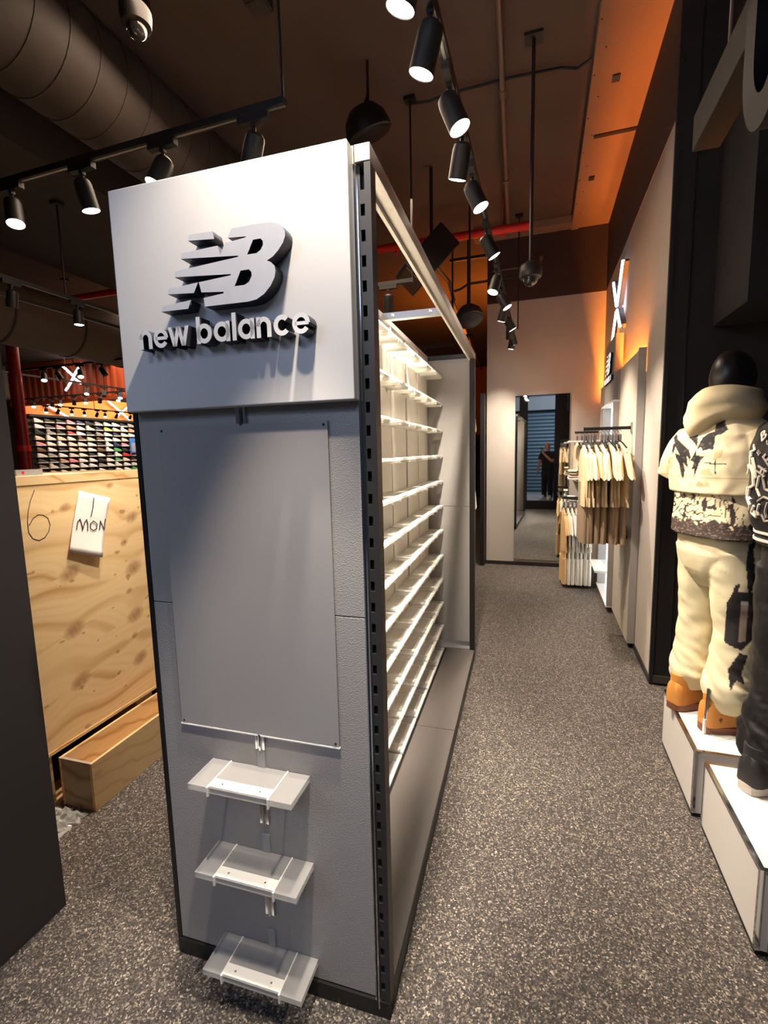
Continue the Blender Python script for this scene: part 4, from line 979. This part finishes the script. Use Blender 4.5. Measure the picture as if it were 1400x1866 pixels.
def boot(par, x, y, rz, mats_):
    up, sole_m, lace_m = mats_
    prof = [(-.112, .026, .10), (-.104, .038, .14), (-.085, .045, .15), (-.04, .046, .15), (.0, .045, .145), (.045, .046, .115), (.09, .050, .085), (.135, .050, .072), (.165, .040, .060), (.182, .022, .045)]
    M4 = Matrix.Translation((x, y, 0)) @ Matrix.Rotation(rz, 4, 'Z')
    b = MB(); rings = []; prof = [(yy*1.12, w_*1.14, h*1.12) for yy, w_, h in prof]
    for (yy, w_, h) in prof:
        r = []
        for k in range(16):
            a = pi*k/15; r.append(M4 @ Vector((w_*math.copysign(abs(cos(a))**.6, cos(a))*(1-.10*sin(a)), yy, .036+(h-.036)*max(0, sin(a))**.55)))
        rings.append(r)
    b.loft(rings, True, True)
    b.loft([[M4 @ Vector((.052*cos(2*pi*k/16), -.055+.062*sin(2*pi*k/16), z)) for k in range(16)] for z in (.10, .20)])
    o = smooth_angle(build('boot', b, up, par), 50)
    b = MB(); n = 28; out = [(1.2*.047*math.copysign(abs(c_)**.45, c_), .041+.170*math.copysign(abs(s_)**.9, s_)) for c_, s_ in [(cos(2*pi*k/n), sin(2*pi*k/n)) for k in range(n)]]
    b.loft([[M4 @ Vector((p[0]*q, p[1], z)) for p in out] for z, q in ((0, .98), (.004, 1.02), (.026, 1.02), (.027, 1.07), (.037, 1.07), (.038, .95))]); smooth_angle(build('sole', b, sole_m, o), 40)
    b = MB()
    for k in range(4):
        y0 = .035+.022*k; z0 = .125-.016*k
        b.tube([M4 @ Vector((-.028, y0, z0)), M4 @ Vector((0, y0+.012, z0+.008)), M4 @ Vector((.028, y0, z0))], .003, 6)
    b.tube([M4 @ Vector((0, .03, .14)), M4 @ Vector((.035, .045, .13)), M4 @ Vector((.045, .05, .10))], .003, 6)
    build('laces', b, lace_m, o)
    return o
def head_egg(par, c):
    b = MB(); rings = []
    for i in range(19):
        t = -pi/2+pi*i/18; q = max(cos(t), .01); z = sin(t)
        rx = .088*q*(1-.16*(z < 0)*(-z)); ry = .108*q*(1-.10*(z < 0)*(-z))
        rings.append([(c[0]+rx*cos(2*pi*k/28), c[1]+ry*sin(2*pi*k/28)+(.012*(1-z*z)), c[2]+.142*z) for k in range(28)])
    b.loft(rings); b.tube([(0, -.01, c[2]-.22), (0, 0, c[2]-.08)], [.062, .056], 18)
    return build('head', b, mat('gloss_black_mannequin', rgb(34, 31, 30), .32) if 'gloss_black_mannequin' not in bpy.data.materials else bpy.data.materials['gloss_black_mannequin'], par, smooth=True)
def trousers(par, M, seed, zt, hem, legs, wr, pn=None, c=None):
    b = MB(); tabloft(b, [(zt-.30, 0, 0, .05, .07), (zt-.26, 0, 0, .11, .105), (zt-.20, 0, 0, .165, .13), (zt-.12, 0, 0, .195, .148), (zt, 0, 0, .195, .145)], 48, 10, .03, seed)
    for s, pts in legs: limb(b, pts, 40 if pn else 28, wr, seed+s, 14 if pn else 9)
    o = remesh(build('trousers', b, M, par), .0065, 4)
    if pn:
        def fn(co, no):
            s_, dpt = side_s(co, c); ns, nd = side_s(no, c)
            if nd < .25 and s_ > .03:
                if inpoly(s_, co.z, LGW): return list(rgb(150, 130, 112) if co.z < .69 else rgb(200, 192, 180))
                for P in LG:
                    if inpoly(s_, co.z, P): return list(rgb(36, 31, 30))
            return list(rgb(226, 212, 172))
        paint(o, fn)
    return o
def remesh(o, vox, it=3, fac=.5):
    md = o.modifiers.new('r', 'REMESH'); md.mode = 'VOXEL'; md.voxel_size = vox; md.use_smooth_shade = True
    s_ = o.modifiers.new('s', 'SMOOTH'); s_.iterations = it; s_.factor = fac
    dg = bpy.context.evaluated_depsgraph_get(); me = bpy.data.meshes.new_from_object(o.evaluated_get(dg))
    o.modifiers.clear(); old = o.data; me.name = old.name; o.data = me
    me.polygons.foreach_set('use_smooth', [True]*len(me.polygons)); return o
# --- mannequin with the cream hooded top
mc = (.87, 2.82)
m1 = thing('mannequin', 'black-headed mannequin in cream printed hooded top, cream trousers and tan boots', 'mannequin', (mc[0], mc[1], .346), -AZ)
head_egg(m1, (0, .01, 1.775))
b = MB(); tabloft(b, [(.98, 0, 0, .19, .14), (1.15, 0, 0, .18, .13), (1.40, 0, 0, .205, .14), (1.52, 0, 0, .17, .11), (1.60, 0, 0, .07, .07)], 32, 12, 0, 1)
for s in (-1, 1):
    limb(b, [(s*.10, 0, 1.0, .085), (s*.11, .02, .52, .06), (s*.115, -.01, .12, .045)], 16, 0, 0, 4)
    limb(b, [(s*.19, 0, 1.48, .05), (s*.27, .02, 1.30, .045), (s*.28, .10, 1.10, .036), (s*.265, .17, 1.0, .028)], 14, 0, 0, 4)
build('body', b, bpy.data.materials['gloss_black_mannequin'], m1, smooth=True)
b = MB(); tabloft(b, [(1.215, 0, 0, .245, .175), (1.22, 0, 0, .252, .182), (1.30, 0, 0, .256, .186), (1.42, 0, -.004, .258, .182), (1.50, 0, -.006, .238, .160), (1.545, 0, -.005, .20, .132), (1.58, 0, 0, .145, .11), (1.615, 0, 0, .10, .09)], 260, 120, .035, 4)
for s in (-1, 1):
    limb(b, [(s*.195, 0, 1.50, .085), (s*.245, .005, 1.43, .098), (s*.285, .01, 1.36, .102), (s*.31, .015, 1.29, .104)], 64, .05, s*3, 16)
o = remesh(build('hooded_top', b, PRINTM, m1), .0048, 3)
def fn(co, no):
    s_, dp = side_s(co, mc); ns, nd = side_s(no, mc)
    if nd < .35:
        for P in PR.values():
            if inpoly(s_, co.z, P): return list(DRK if noise.noise((co.x*60, co.y*60, co.z*60)) < .36 else rgb(80, 70, 62))
        for P in PT:
            if inpoly(s_, co.z, P): return list(TAN)
        if abs(co.z-1.297) < .0018: return list(TAN)
    return list(CRM)
paint(o, fn)
# hood lying round the neck
b = MB(); rings = []
HP = [(1.545, .115, .10, -.005, .075), (1.56, .135, .125, -.014, .085), (1.575, .150, .138, -.016, .080), (1.59, .162, .150, -.018, .068), (1.610, .170, .158, -.018, .050), (1.628, .172, .160, -.016, .034), (1.645, .171, .159, -.014, .022), (1.665, .166, .154, -.011, .012), (1.685, .156, .145, -.008, .006), (1.715, .142, .130, .0, 0), (1.728, .128, .118, .004, 0), (1.720, .114, .108, .006, 0), (1.66, .100, .096, .006, 0)]
for (z, rx, ry, cy, dr) in HP:
    r = []
    for k in range(72):
        a = 2*pi*k/72; c_, s_ = cos(a), sin(a); back = max(0, -sin(a+.25))**4
        q = 1+.05*noise.noise((c_*1.6, s_*1.6, z*13))+.05*sin(z*72+2.2*sin(a*1.5+.8)+a)*(1 if z < 1.70 else .2)*(.4+.6*max(0, -s_))
        r.append((rx*q*c_*(1-.10*back), cy+ry*q*s_-(.012*back), z-dr*back-.012*sin(a*2+.6)))
    rings.append(r)
b.loft(rings, False); o = build('hood', b, cloth('cream_fleece', rgb(222, 202, 160), .04), m1, smooth=True)
b = MB(); tabloft(b, [(1.0, 0, 0, .232, .168), (1.006, 0, 0, .236, .172), (1.12, 0, 0, .232, .168), (1.24, 0, 0, .228, .164)], 240, 60, .04, 9)
o = build('long_tee', b, PRINTM, m1, smooth=True)
def fn2(co, no):
    s_, dp = side_s(co, mc); ns, nd = side_s(no, mc)
    if nd < .3 and s_ < .10+.06*(1.12-co.z)/.1:
        v = noise.noise((s_*46, 3, co.z*26)); u = noise.noise((s_*30+9, 1, co.z*9))
        edge = 1.075+.035*noise.noise((s_*28, 0, 0))+.02*noise.noise((s_*70, 5, 0))
        if co.z < edge: return list(rgb(62, 50, 44) if noise.noise((s_*120, 0, co.z*120)) < .25 else rgb(120, 100, 84))
        if abs(v) < .085 or u > .30: return list(rgb(58, 46, 40))
    return list(CRM)
paint(o, fn2)
trousers(m1, PRINTM, 2, 1.03, .1, [(-1, [(-.09, 0, .93, .125), (-.105, .01, .74, .108), (-.115, .02, .52, .098), (-.118, .005, .30, .098), (-.12, -.005, .20, .108), (-.12, .0, .125, .078)]), (1, [(.09, 0, .93, .125), (.108, .01, .74, .110), (.115, .025, .52, .100), (.118, .01, .32, .104), (.12, -.005, .21, .114), (.12, .0, .118, .082)])], .05, True, mc)
TB = (mat('wheat_nubuck', rgb(206, 138, 62), .75, vary=.06, vscale=20), mat('brown_sole', rgb(122, 74, 50), .6), mat('brown_laces', rgb(120, 72, 36), .8))
bl = boot(m1, -.12, -.005, .12, TB); brr = boot(m1, .12, -.005, -.12, TB)
for q in (bl, brr):
    x = -.12 if q is bl else .12
    b = MB(); b.box((x-.030, .168, .012), (x+.03, .176, .018)); build('welt_tag', b, TB[1], q)
b = MB(); M4 = Matrix.Translation((.12, -.01, 0)) @ Matrix.Rotation(-.12, 4, 'Z')
for (dx, dz) in ((0, 0), (.006, .006), (-.006, .006), (0, .010), (.004, -.002), (-.004, -.002)):
    b.cbox(M4 @ Vector((.0505, -.060+dx, .080+dz)), (.003, .005, .005))
b.cbox(M4 @ Vector((.0505, -.060, .070)), (.003, .0015, .012)); build('embossed_emblem', b, TB[2], brr)
b = MB(); b.tube([(.13, -.135, .0), (.13, -.125, .24)], .007, 10); build('support_pole', b, CHROME, m1); b = MB(); b.box((.125, -.142, 0), (.137, -.130, .075)); build('pole_base', b, GLOSSW, m1)
b = MB(); b.cbox((.10, .03, .0025), (.20, .30, .004)); build('glass_base', b, ACRC, m1)
# --- mannequin in the black varsity jacket
mc2 = (1.02, 2.20)
m2 = thing('mannequin', 'mannequin in black jacket with pale skull-like patch lettering, cut by the right picture edge', 'mannequin', (mc2[0], mc2[1], .336), -AZ)
head_egg(m2, (0, .01, 1.80))
JA, JB, JP = .262, .175, .85
JT = [(1.06, 0, 0, .215, .155), (1.075, 0, 0, .225, .162), (1.125, 0, 0, .228, .165), (1.15, 0, 0, .25, .172), (1.22, 0, -.004, .262, .178), (1.42, 0, -.006, .265, .178), (1.53, 0, -.006, .24, .15), (1.585, 0, 0, .17, .115), (1.63, 0, 0, .095, .085), (1.66, 0, 0, .085, .08)]
b = MB(); tabloft(b, JT, 120, 70, .02, 6)
for s in (-1, 1): limb(b, [(s*.20, .01, 1.52, .085), (s*.25, .04, 1.42, .092), (s*.265, .09, 1.25, .078), (s*.24, .16, 1.12, .066), (s*.17, .21, 1.06, .055)], 28, .06, s, 8)
JM = mat('black_satin', rgb(26, 24, 25), .45, bump=(40, .15, 'n')); o = remesh(build('varsity_jacket', b, JM, m2), .007, 3)
def jback(x, z, off):
    cx, cy, rx, ry = interp(JT, z); u = min(.999, abs(x)/rx)
    return cy-ry*(max(0, 1-u**(2/JP)))**(JP/2)*1.0-off
PATCH = mat('cream_chenille', rgb(208, 196, 176), .95, bump=(300, .6, 'n')); PATCHG = mat('grey_chenille', rgb(150, 140, 128), .95, bump=(300, .6, 'n'))
def glyph(ch, h):
    cu = bpy.data.curves.new('glyph', 'FONT'); cu.body = ch; cu.size = 1; cu.extrude = .0; cu.offset = .022
    t = bpy.data.objects.new('glyph', cu); C.objects.link(t); dg = bpy.context.evaluated_depsgraph_get()
    me = bpy.data.meshes.new_from_object(t.evaluated_get(dg)); bpy.data.objects.remove(t)
    vs = [(v.co.x, v.co.y) for v in me.vertices]; fs = [tuple(p.vertices) for p in me.polygons]; bpy.data.meshes.remove(me)
    w_ = max(v[0] for v in vs)+min(v[0] for v in vs)
    return vs, fs, w_
def arc_text(txt, cz, R, a0, da, h, wx, M, nm, border=None):
    holder = None
    for i, ch in enumerate(txt):
        vs, fs, w_ = glyph(ch, h); a = rad(a0-da*i); b = MB(); out = []
        for (u, v) in vs:
            u2 = (u-w_/2)*h*wx; r = R+v*h; x = -0+cos(a)*r+u2*sin(a); z = cz+sin(a)*r*1.12-u2*cos(a)
            out.append((x, jback(x, z, .006), z))
        b.add(out, fs); o = build('letter', b, M, m2); sm = o.modifiers.new('solid', 'SOLIDIFY'); sm.thickness = .004; sm.offset = 0
arc_text('UNBOUNDED', 1.30, .205, 166, 19.5, .050, 1.15, PATCH, 'letter')
arc_text('ELEVATE', 1.33, .150, 146, 18, .030, 1.0, PATCHG, 'letter')
arc_text('HEIGHTS', 1.31, .093, 158, 22.5, .070, .62, PATCHG, 'letter')
def patch_line(pts, r, M):
    b = MB(); P = []
    for i in range(len(pts)-1):
        for k in range(4):
            u = k/4; x = pts[i][0]+(pts[i+1][0]-pts[i][0])*u; z = pts[i][1]+(pts[i+1][1]-pts[i][1])*u; P.append((x, jback(x, z, .003), z))
    x, z = pts[-1]; P.append((x, jback(x, z, .003), z)); b.tube(P, r, 6); build('patch_line', b, M, m2)
for s in (-1, 1):
    for pts in ([(.055, 1.40), (.06, 1.36), (.03, 1.34), (.0, 1.345)], [(.09, 1.37), (.10, 1.33), (.085, 1.29), (.05, 1.28), (.03, 1.30), (.045, 1.33), (.07, 1.32), (.065, 1.30)], [(.19, 1.43), (.185, 1.38), (.16, 1.35), (.15, 1.30), (.18, 1.29), (.19, 1.25), (.165, 1.24)], [(.17, 1.41), (.15, 1.37), (.14, 1.33)],
                [(.20, 1.29), (.205, 1.25), (.17, 1.22), (.18, 1.20)], [(.02, 1.27), (.05, 1.25), (.09, 1.26), (.12, 1.24)], [(.12, 1.34), (.13, 1.29), (.11, 1.26)], [(.03, 1.235), (.035, 1.20), (.03, 1.18)], [(.07, 1.24), (.08, 1.20), (.075, 1.18)], [(.11, 1.23), (.12, 1.20), (.115, 1.185)],
                [(.14, 1.22), (.16, 1.19), (.13, 1.175), (.14, 1.20)], [(.0, 1.31), (.02, 1.28), (.0, 1.255)], [(.10, 1.19), (.085, 1.165), (.06, 1.17), (.05, 1.19)], [(.02, 1.165), (.04, 1.175), (.03, 1.19)]):
        patch_line([(s*p[0], p[1]) for p in pts], .0062 if abs(pts[0][0]) > .13 else .005, PATCH if abs(pts[0][0]) > .1 else PATCHG)
RIBW = mat('white_rib_stripe', rgb(190, 182, 170), .9)
for z in (1.083, 1.113):
    b = MB(); tabloft(b, [(z-.005, 0, 0, .2305, .1675), (z+.005, 0, 0, .2312, .168)], 64, 1, 0, 1, True); build('rib_stripe', b, RIBW, m2, smooth=False)
trousers(m2, mat('black_nylon', rgb(17, 16, 17), .55, bump=(30, .3, 'n')), 5, 1.08, .1, [(-1, [(-.09, 0, .97, .13), (-.11, .01, .74, .122), (-.12, .03, .50, .115), (-.125, .01, .30, .122), (-.125, -.005, .18, .118), (-.12, .0, .10, .082)]), (1, [(.09, 0, .97, .13), (.11, .01, .74, .122), (.12, .03, .50, .115), (.125, .01, .30, .122), (.125, -.005, .18, .118), (.12, .0, .10, .082)])], .07)
SN = (mat('black_trainer', rgb(40, 38, 38), .6), mat('pale_trainer_sole', rgb(196, 188, 176), .6), mat('grey_laces', rgb(110, 106, 102), .8))
for s in (-1, 1):
    q = boot(m2, s*.12, -.02, -s*.1, SN)
    b = MB(); b.tube([(s*.12-.047, -.06, .07), (s*.12-.05, .02, .055), (s*.12-.05, .08, .045)], .005, 6); b.tube([(s*.12-.03, -.115, .06), (s*.12+.03, -.115, .06)], .010, 6); build('side_stripe', b, SN[1], q)
b = MB(); b.tube([(.05, -.13, .0), (.05, -.12, .3)], .007, 10); build('support_pole', b, CHROME, m2)
# hanging sign beam with a dark channel letter, upper right
t = thing('sign_beam', 'dark hanging sign beam in the upper right corner', 'beam', (.66, 2.83, 3.2))
b = MB(); b.box((0, -2.3, 0), (.115, 0, .16)); build('beam_box', b, mat('brown_black_beam', rgb(16, 12, 10), .65), t, bevel=.003)
b = MB(); b.tube([(.06, -.25, .16), (.06, -.25, 1.74)], .008, 8); b.tube([(.06, -1.9, .16), (.06, -1.9, 1.74)], .008, 8); build('hanger_rod', b, PIPE, t)
t2_ = thing('channel_letter', 'dark rounded channel letter hanging under the sign beam at the right edge', 'sign letter', (.68, 1.86, 3.02)); b = MB()
for k in range(24):
    A, B = rad(180+180*k/24), rad(180+180*(k+1)/24)
    b.prism([(.17*cos(A), .26*sin(A)), (.17*cos(B), .26*sin(B)), (.085*cos(B), .16*sin(B)), (.085*cos(A), .16*sin(A))], 0, -.07, .07)
b.box((-.07, -.17, 0), (.07, -.085, .178)); b.box((-.07, .085, 0), (.07, .17, .178))
smooth_angle(build('letter_body', b, mat('letter_black', rgb(11, 11, 11), .6), t2_), 30)
b = MB(); b.box((-.05, -.13, .170), (.05, .13, .180)); build('mounting_plate', b, BLACKM, t2_)
# ================================================================== FAR SHOE WALL
sw = thing('shoe_display_wall', 'long dark slatted wall stacked with rows of shoes across the far sales floor', 'shoe wall', (-17.0, 15.4, 0))
ORIG[sw] = Vector((-17.0, 15.4, 0))
part('back_board', (-17.12, 12.0, 0), (-17.06, 18.75, 3.42), mat('shoe_wall_board', rgb(84, 74, 68), .6), sw)
part('top_fascia', (-17.06, 12.0, 3.34), (-16.9, 18.75, 3.42), BLACKM, sw)
part('base_cabinet', (-17.06, 12.0, 0), (-16.5, 18.75, 1.0), BLACKW, sw)
for k in range(9):
    y = 12.0+k*.84; part('upright', (-17.06, y-.02, 1.0), (-17.02, y+.02, 3.34), BLACKM, sw)
SHZ = [1.30+.205*k for k in range(10)]
for z in SHZ: part('shelf', (-17.06, 12.05, z-.007), (-16.90, 18.7, z), mat('smoked_shelf', rgb(84, 74, 68), .5) if z == SHZ[0] else bpy.data.materials['smoked_shelf'], sw)
def shoe_mesh(high):
    b = MB(); st = [(-.15, .030, .095 if not high else .15), (-.12, .040, .105 if not high else .165), (-.07, .040, .095 if not high else .15), (-.02, .040, .088), (.04, .044, .070), (.10, .046, .052), (.14, .034, .040), (.155, .015, .03)]
    rings = []
    for (y, w_, h) in st: rings.append([(w_*x_, y, .018+(h-.018)*z_) for x_, z_ in ((-1, 0), (-.92, .5), (-.5, .95), (0, 1), (.5, .95), (.92, .5), (1, 0))])
    b.loft(rings)
    b.mi = 1; b.loft([[(w_*1.08*x_, y*1.03, z_) for x_, z_ in ((-1, 0), (-1, .022), (1, .022), (1, 0))] for (y, w_, h) in st])
    o = build('shoe', b, [WHITEC, WHITEC], None, smooth=False); me = o.data; bpy.data.objects.remove(o); return me
SHOES = [shoe_mesh(False), shoe_mesh(True)]
PAL = [('white', (236, 230, 222)), ('cream', (222, 206, 180)), ('black', (34, 32, 32)), ('grey', (150, 146, 144)), ('off-white', (228, 220, 206)), ('tan', (186, 146, 104)), ('pink', (232, 140, 150)), ('navy', (44, 52, 92)), ('red', (196, 56, 52)), ('lime', (214, 226, 90)), ('green', (80, 170, 96)), ('brown', (110, 78, 58))]
WT = [30, 16, 22, 10, 16, 5, 7, 4, 3, 2, 2, 4]
SM = {n: mat('shoe_'+n.replace('-', '_'), rgb(*c), .6) for n, c in PAL}
rs = random.Random(11); col_n = 16
rowname = ['lowest', 'second', 'third', 'fourth', 'fifth', 'sixth', 'seventh', 'eighth', 'ninth', 'top']
for r, z in enumerate(SHZ):
    for k in range(col_n):
        y = 12.32+k*.405
        nm = rs.choices([p[0] for p in PAL], WT)[0]; so = rs.choice(['white', 'white', 'cream', nm]); hi = rs.random() < .25
        o = bpy.data.objects.new('shoe', SHOES[1 if hi else 0]); C.objects.link(o)
        o.location = (-16.955, y+rs.uniform(-.02, .02), z); o.rotation_euler = (0, 0, rs.uniform(-.12, .12)); o.scale = (1.15, 1.12, 1.45)
        for i, q in enumerate((nm, so)): o.material_slots[i].link = 'OBJECT'; o.material_slots[i].material = SM[q]
        tag(o, '%s%s on the far shoe wall, %s row, %s from the left' % (nm, ' high-top' if hi else ' trainer', rowname[r], ords[k]), 'shoe', 'shoes on the far wall')
t = thing('wall_poster', 'blue poster with a pale figure print hung among the shoes', 'poster', (-16.84, 16.3, 2.05))
b = MB(); b.box((-.01, -.19, .0), (.01, .19, .62)); build('poster_board', b, mat('blue_poster', rgb(70, 130, 214), .5), t); b = MB(); b.box((.0105, -.12, .05), (.013, .12, .42)); build('print_area', b, GREYC, t)
for i, (y, nm) in enumerate(((16.95, 'pink'), (17.35, 'red'))):
    t = thing('shoe_box', '%s shoe box on the lower right of the shoe wall' % nm, 'shoe box', (-16.80, y, 1.30)); b = MB(); b.box((-.05, -.14, 0), (.12, .14, .26)); build('carton', b, SM[nm], t); b = MB(); b.box((-.055, -.145, .26), (.125, .145, .31)); build('lid', b, SM[nm], t)

# ================================================================== THE PHOTOGRAPHER (seen in the mirror)
PX, PY, PZ = .17, -.24, .272
pe = thing('person', 'bald man in black t-shirt and trousers holding up a phone, seen in the mirror', 'person', (PX, PY, PZ), .45)
SKIN = mat('skin', rgb(196, 146, 120), .55, vary=.05, vscale=14)
Lsh, Rsh = (-.175, .03, 1.405), (.175, -.03, 1.405)
b = MB()
limb(b, [(0, 0, .92, .13), (0, 0, 1.10, .112), (0, .0, 1.28, .118), (0, .0, 1.40, .095), (0, 0, 1.47, .060), (0, .02, 1.55, .055)], 24, 0, 0, 4)
b.sphere((0, .035, 1.622), (.076, .094, .104), 24, 16); b.sphere((0, .068, 1.560), (.056, .056, .048), 16, 10)      # skull and jaw
b.sphere((0, .135, 1.625), (.013, .020, .024), 10, 8); b.tube([(0, .126, 1.655), (0, .140, 1.622)], [.007, .012], 8)     # nose
for s in (-1, 1): b.sphere((s*.077, .03, 1.632), (.009, .020, .030), 10, 8); b.sphere((s*.032, .116, 1.668), (.022, .012, .008), 8, 6)
b.sphere((0, .124, 1.583), (.024, .010, .007), 10, 6); b.sphere((0, .122, 1.573), (.020, .010, .007), 10, 6)
for s in (-1, 1):
    limb(b, [(s*.085, 0, .90, .09), (s*.095, .01, .50, .062), (s*.10, -.01, .12, .042), (s*.10, .02, .05, .045)], 16, 0, 0, 4)
def hand(b, wrist, d, up, side, curl, hold):
    # palm along d, thumb leaving its side, four unequal fingers curling towards the palm side
    d = Vector(d).normalized(); n = Vector(up); n = (n-d*n.dot(d)).normalized(); s = d.cross(n)*side; w0 = Vector(wrist)
    b.tube([w0-d*.01, w0+d*.03, w0+d*.075, w0+d*.095], [.024, .030, .036, .032], 12)
    for k, (L_, off) in enumerate(((.075, .028), (.082, .010), (.077, -.009), (.060, -.027))):
        p = w0+d*.088+s*off; a = curl; pts = [p-d*.015, p]
        for j in range(3):
            dd = d*cos(a)-n*sin(a); p = p+dd*L_*(.45, .32, .23)[j]; pts.append(p.copy()); a += curl
        b.tube(pts, [.0095, .0092, .0085, .0078, .0065], 8)
    p = w0+d*.03+s*.028; b.tube([p-s*.01, p+s*.025+d*.025-n*.008, p+s*.03+d*.055-n*.022], [.013, .0105, .008], 8)
limb(b, [(*Lsh, .055), (-.215, .10, 1.15, .042), (-.225, .16, .93, .028), (-.225, .175, .90, .026)], 14, 0, 0, 4)
hand(b, (-.225, .175, .90), (0, .12, -1), (1, 0, 0), 1, .30, False)
limb(b, [(*Rsh, .055), (.215, .13, 1.17, .044), (.09, .235, 1.29, .036), (-.045, .245, 1.425, .028)], 14, 0, 0, 4)
hand(b, (-.045, .245, 1.425), (-.15, .0, 1), (-.45, .9, 0), -1, .5, True)
o = remesh(build('body', b, SKIN, pe), .0045, 2)
for s in (-1, 1):
    q = MB(); q.sphere((s*.031, .119, 1.652), (.011, .008, .007), 10, 8); build('eye', q, BLACKP, pe)
b = MB(); tabloft(b, [(.86, 0, 0, .178, .135), (.90, 0, 0, .182, .138), (1.10, 0, .005, .176, .132), (1.28, 0, .005, .192, .14), (1.38, 0, 0, .185, .12), (1.43, 0, 0, .13, .09), (1.465, 0, 0, .078, .075)], 48, 30, .03, 3)
limb(b, [(-.145, .025, 1.40, .078), (-.19, .045, 1.30, .080), (-.205, .075, 1.20, .074)], 20, .04, 1, 6); limb(b, [(.145, -.025, 1.40, .078), (.19, .035, 1.29, .080), (.212, .105, 1.205, .074)], 20, .04, 2, 6)
remesh(build('t_shirt', b, BLACKC, pe), .008, 3)
b = MB(); tabloft(b, [(.72, 0, 0, .16, .125), (.82, 0, 0, .178, .138), (.94, 0, 0, .172, .13)], 40, 8, .02, 2)
for s in (-1, 1): limb(b, [(s*.085, 0, .84, .115), (s*.095, .012, .50, .088), (s*.10, .0, .22, .078), (s*.10, .0, .06, .075)], 24, .05, s, 9)
remesh(build('trousers', b, mat('black_trousers', rgb(34, 32, 34), .85, vary=.1, vscale=30), pe), .009, 3)
for s in (-1, 1): boot(pe, s*.10, .02, -s*.15, (mat('white_trainer', rgb(222, 220, 216), .6) if s < 0 else bpy.data.materials['white_trainer'], GLOSSW, GREYC))
ph = thing('smartphone', 'dark smartphone held up by the man in the mirror', 'phone', (.005, -.035, 1.80))
b = MB(); b.box((-.036, -.008, -.10), (.036, .0, .05)); build('phone_body', b, BLACKP, ph, bevel=.003); b = MB(); b.box((-.030, .0, .015), (.0, .003, .045)); build('camera_island', b, BLACKM, ph)
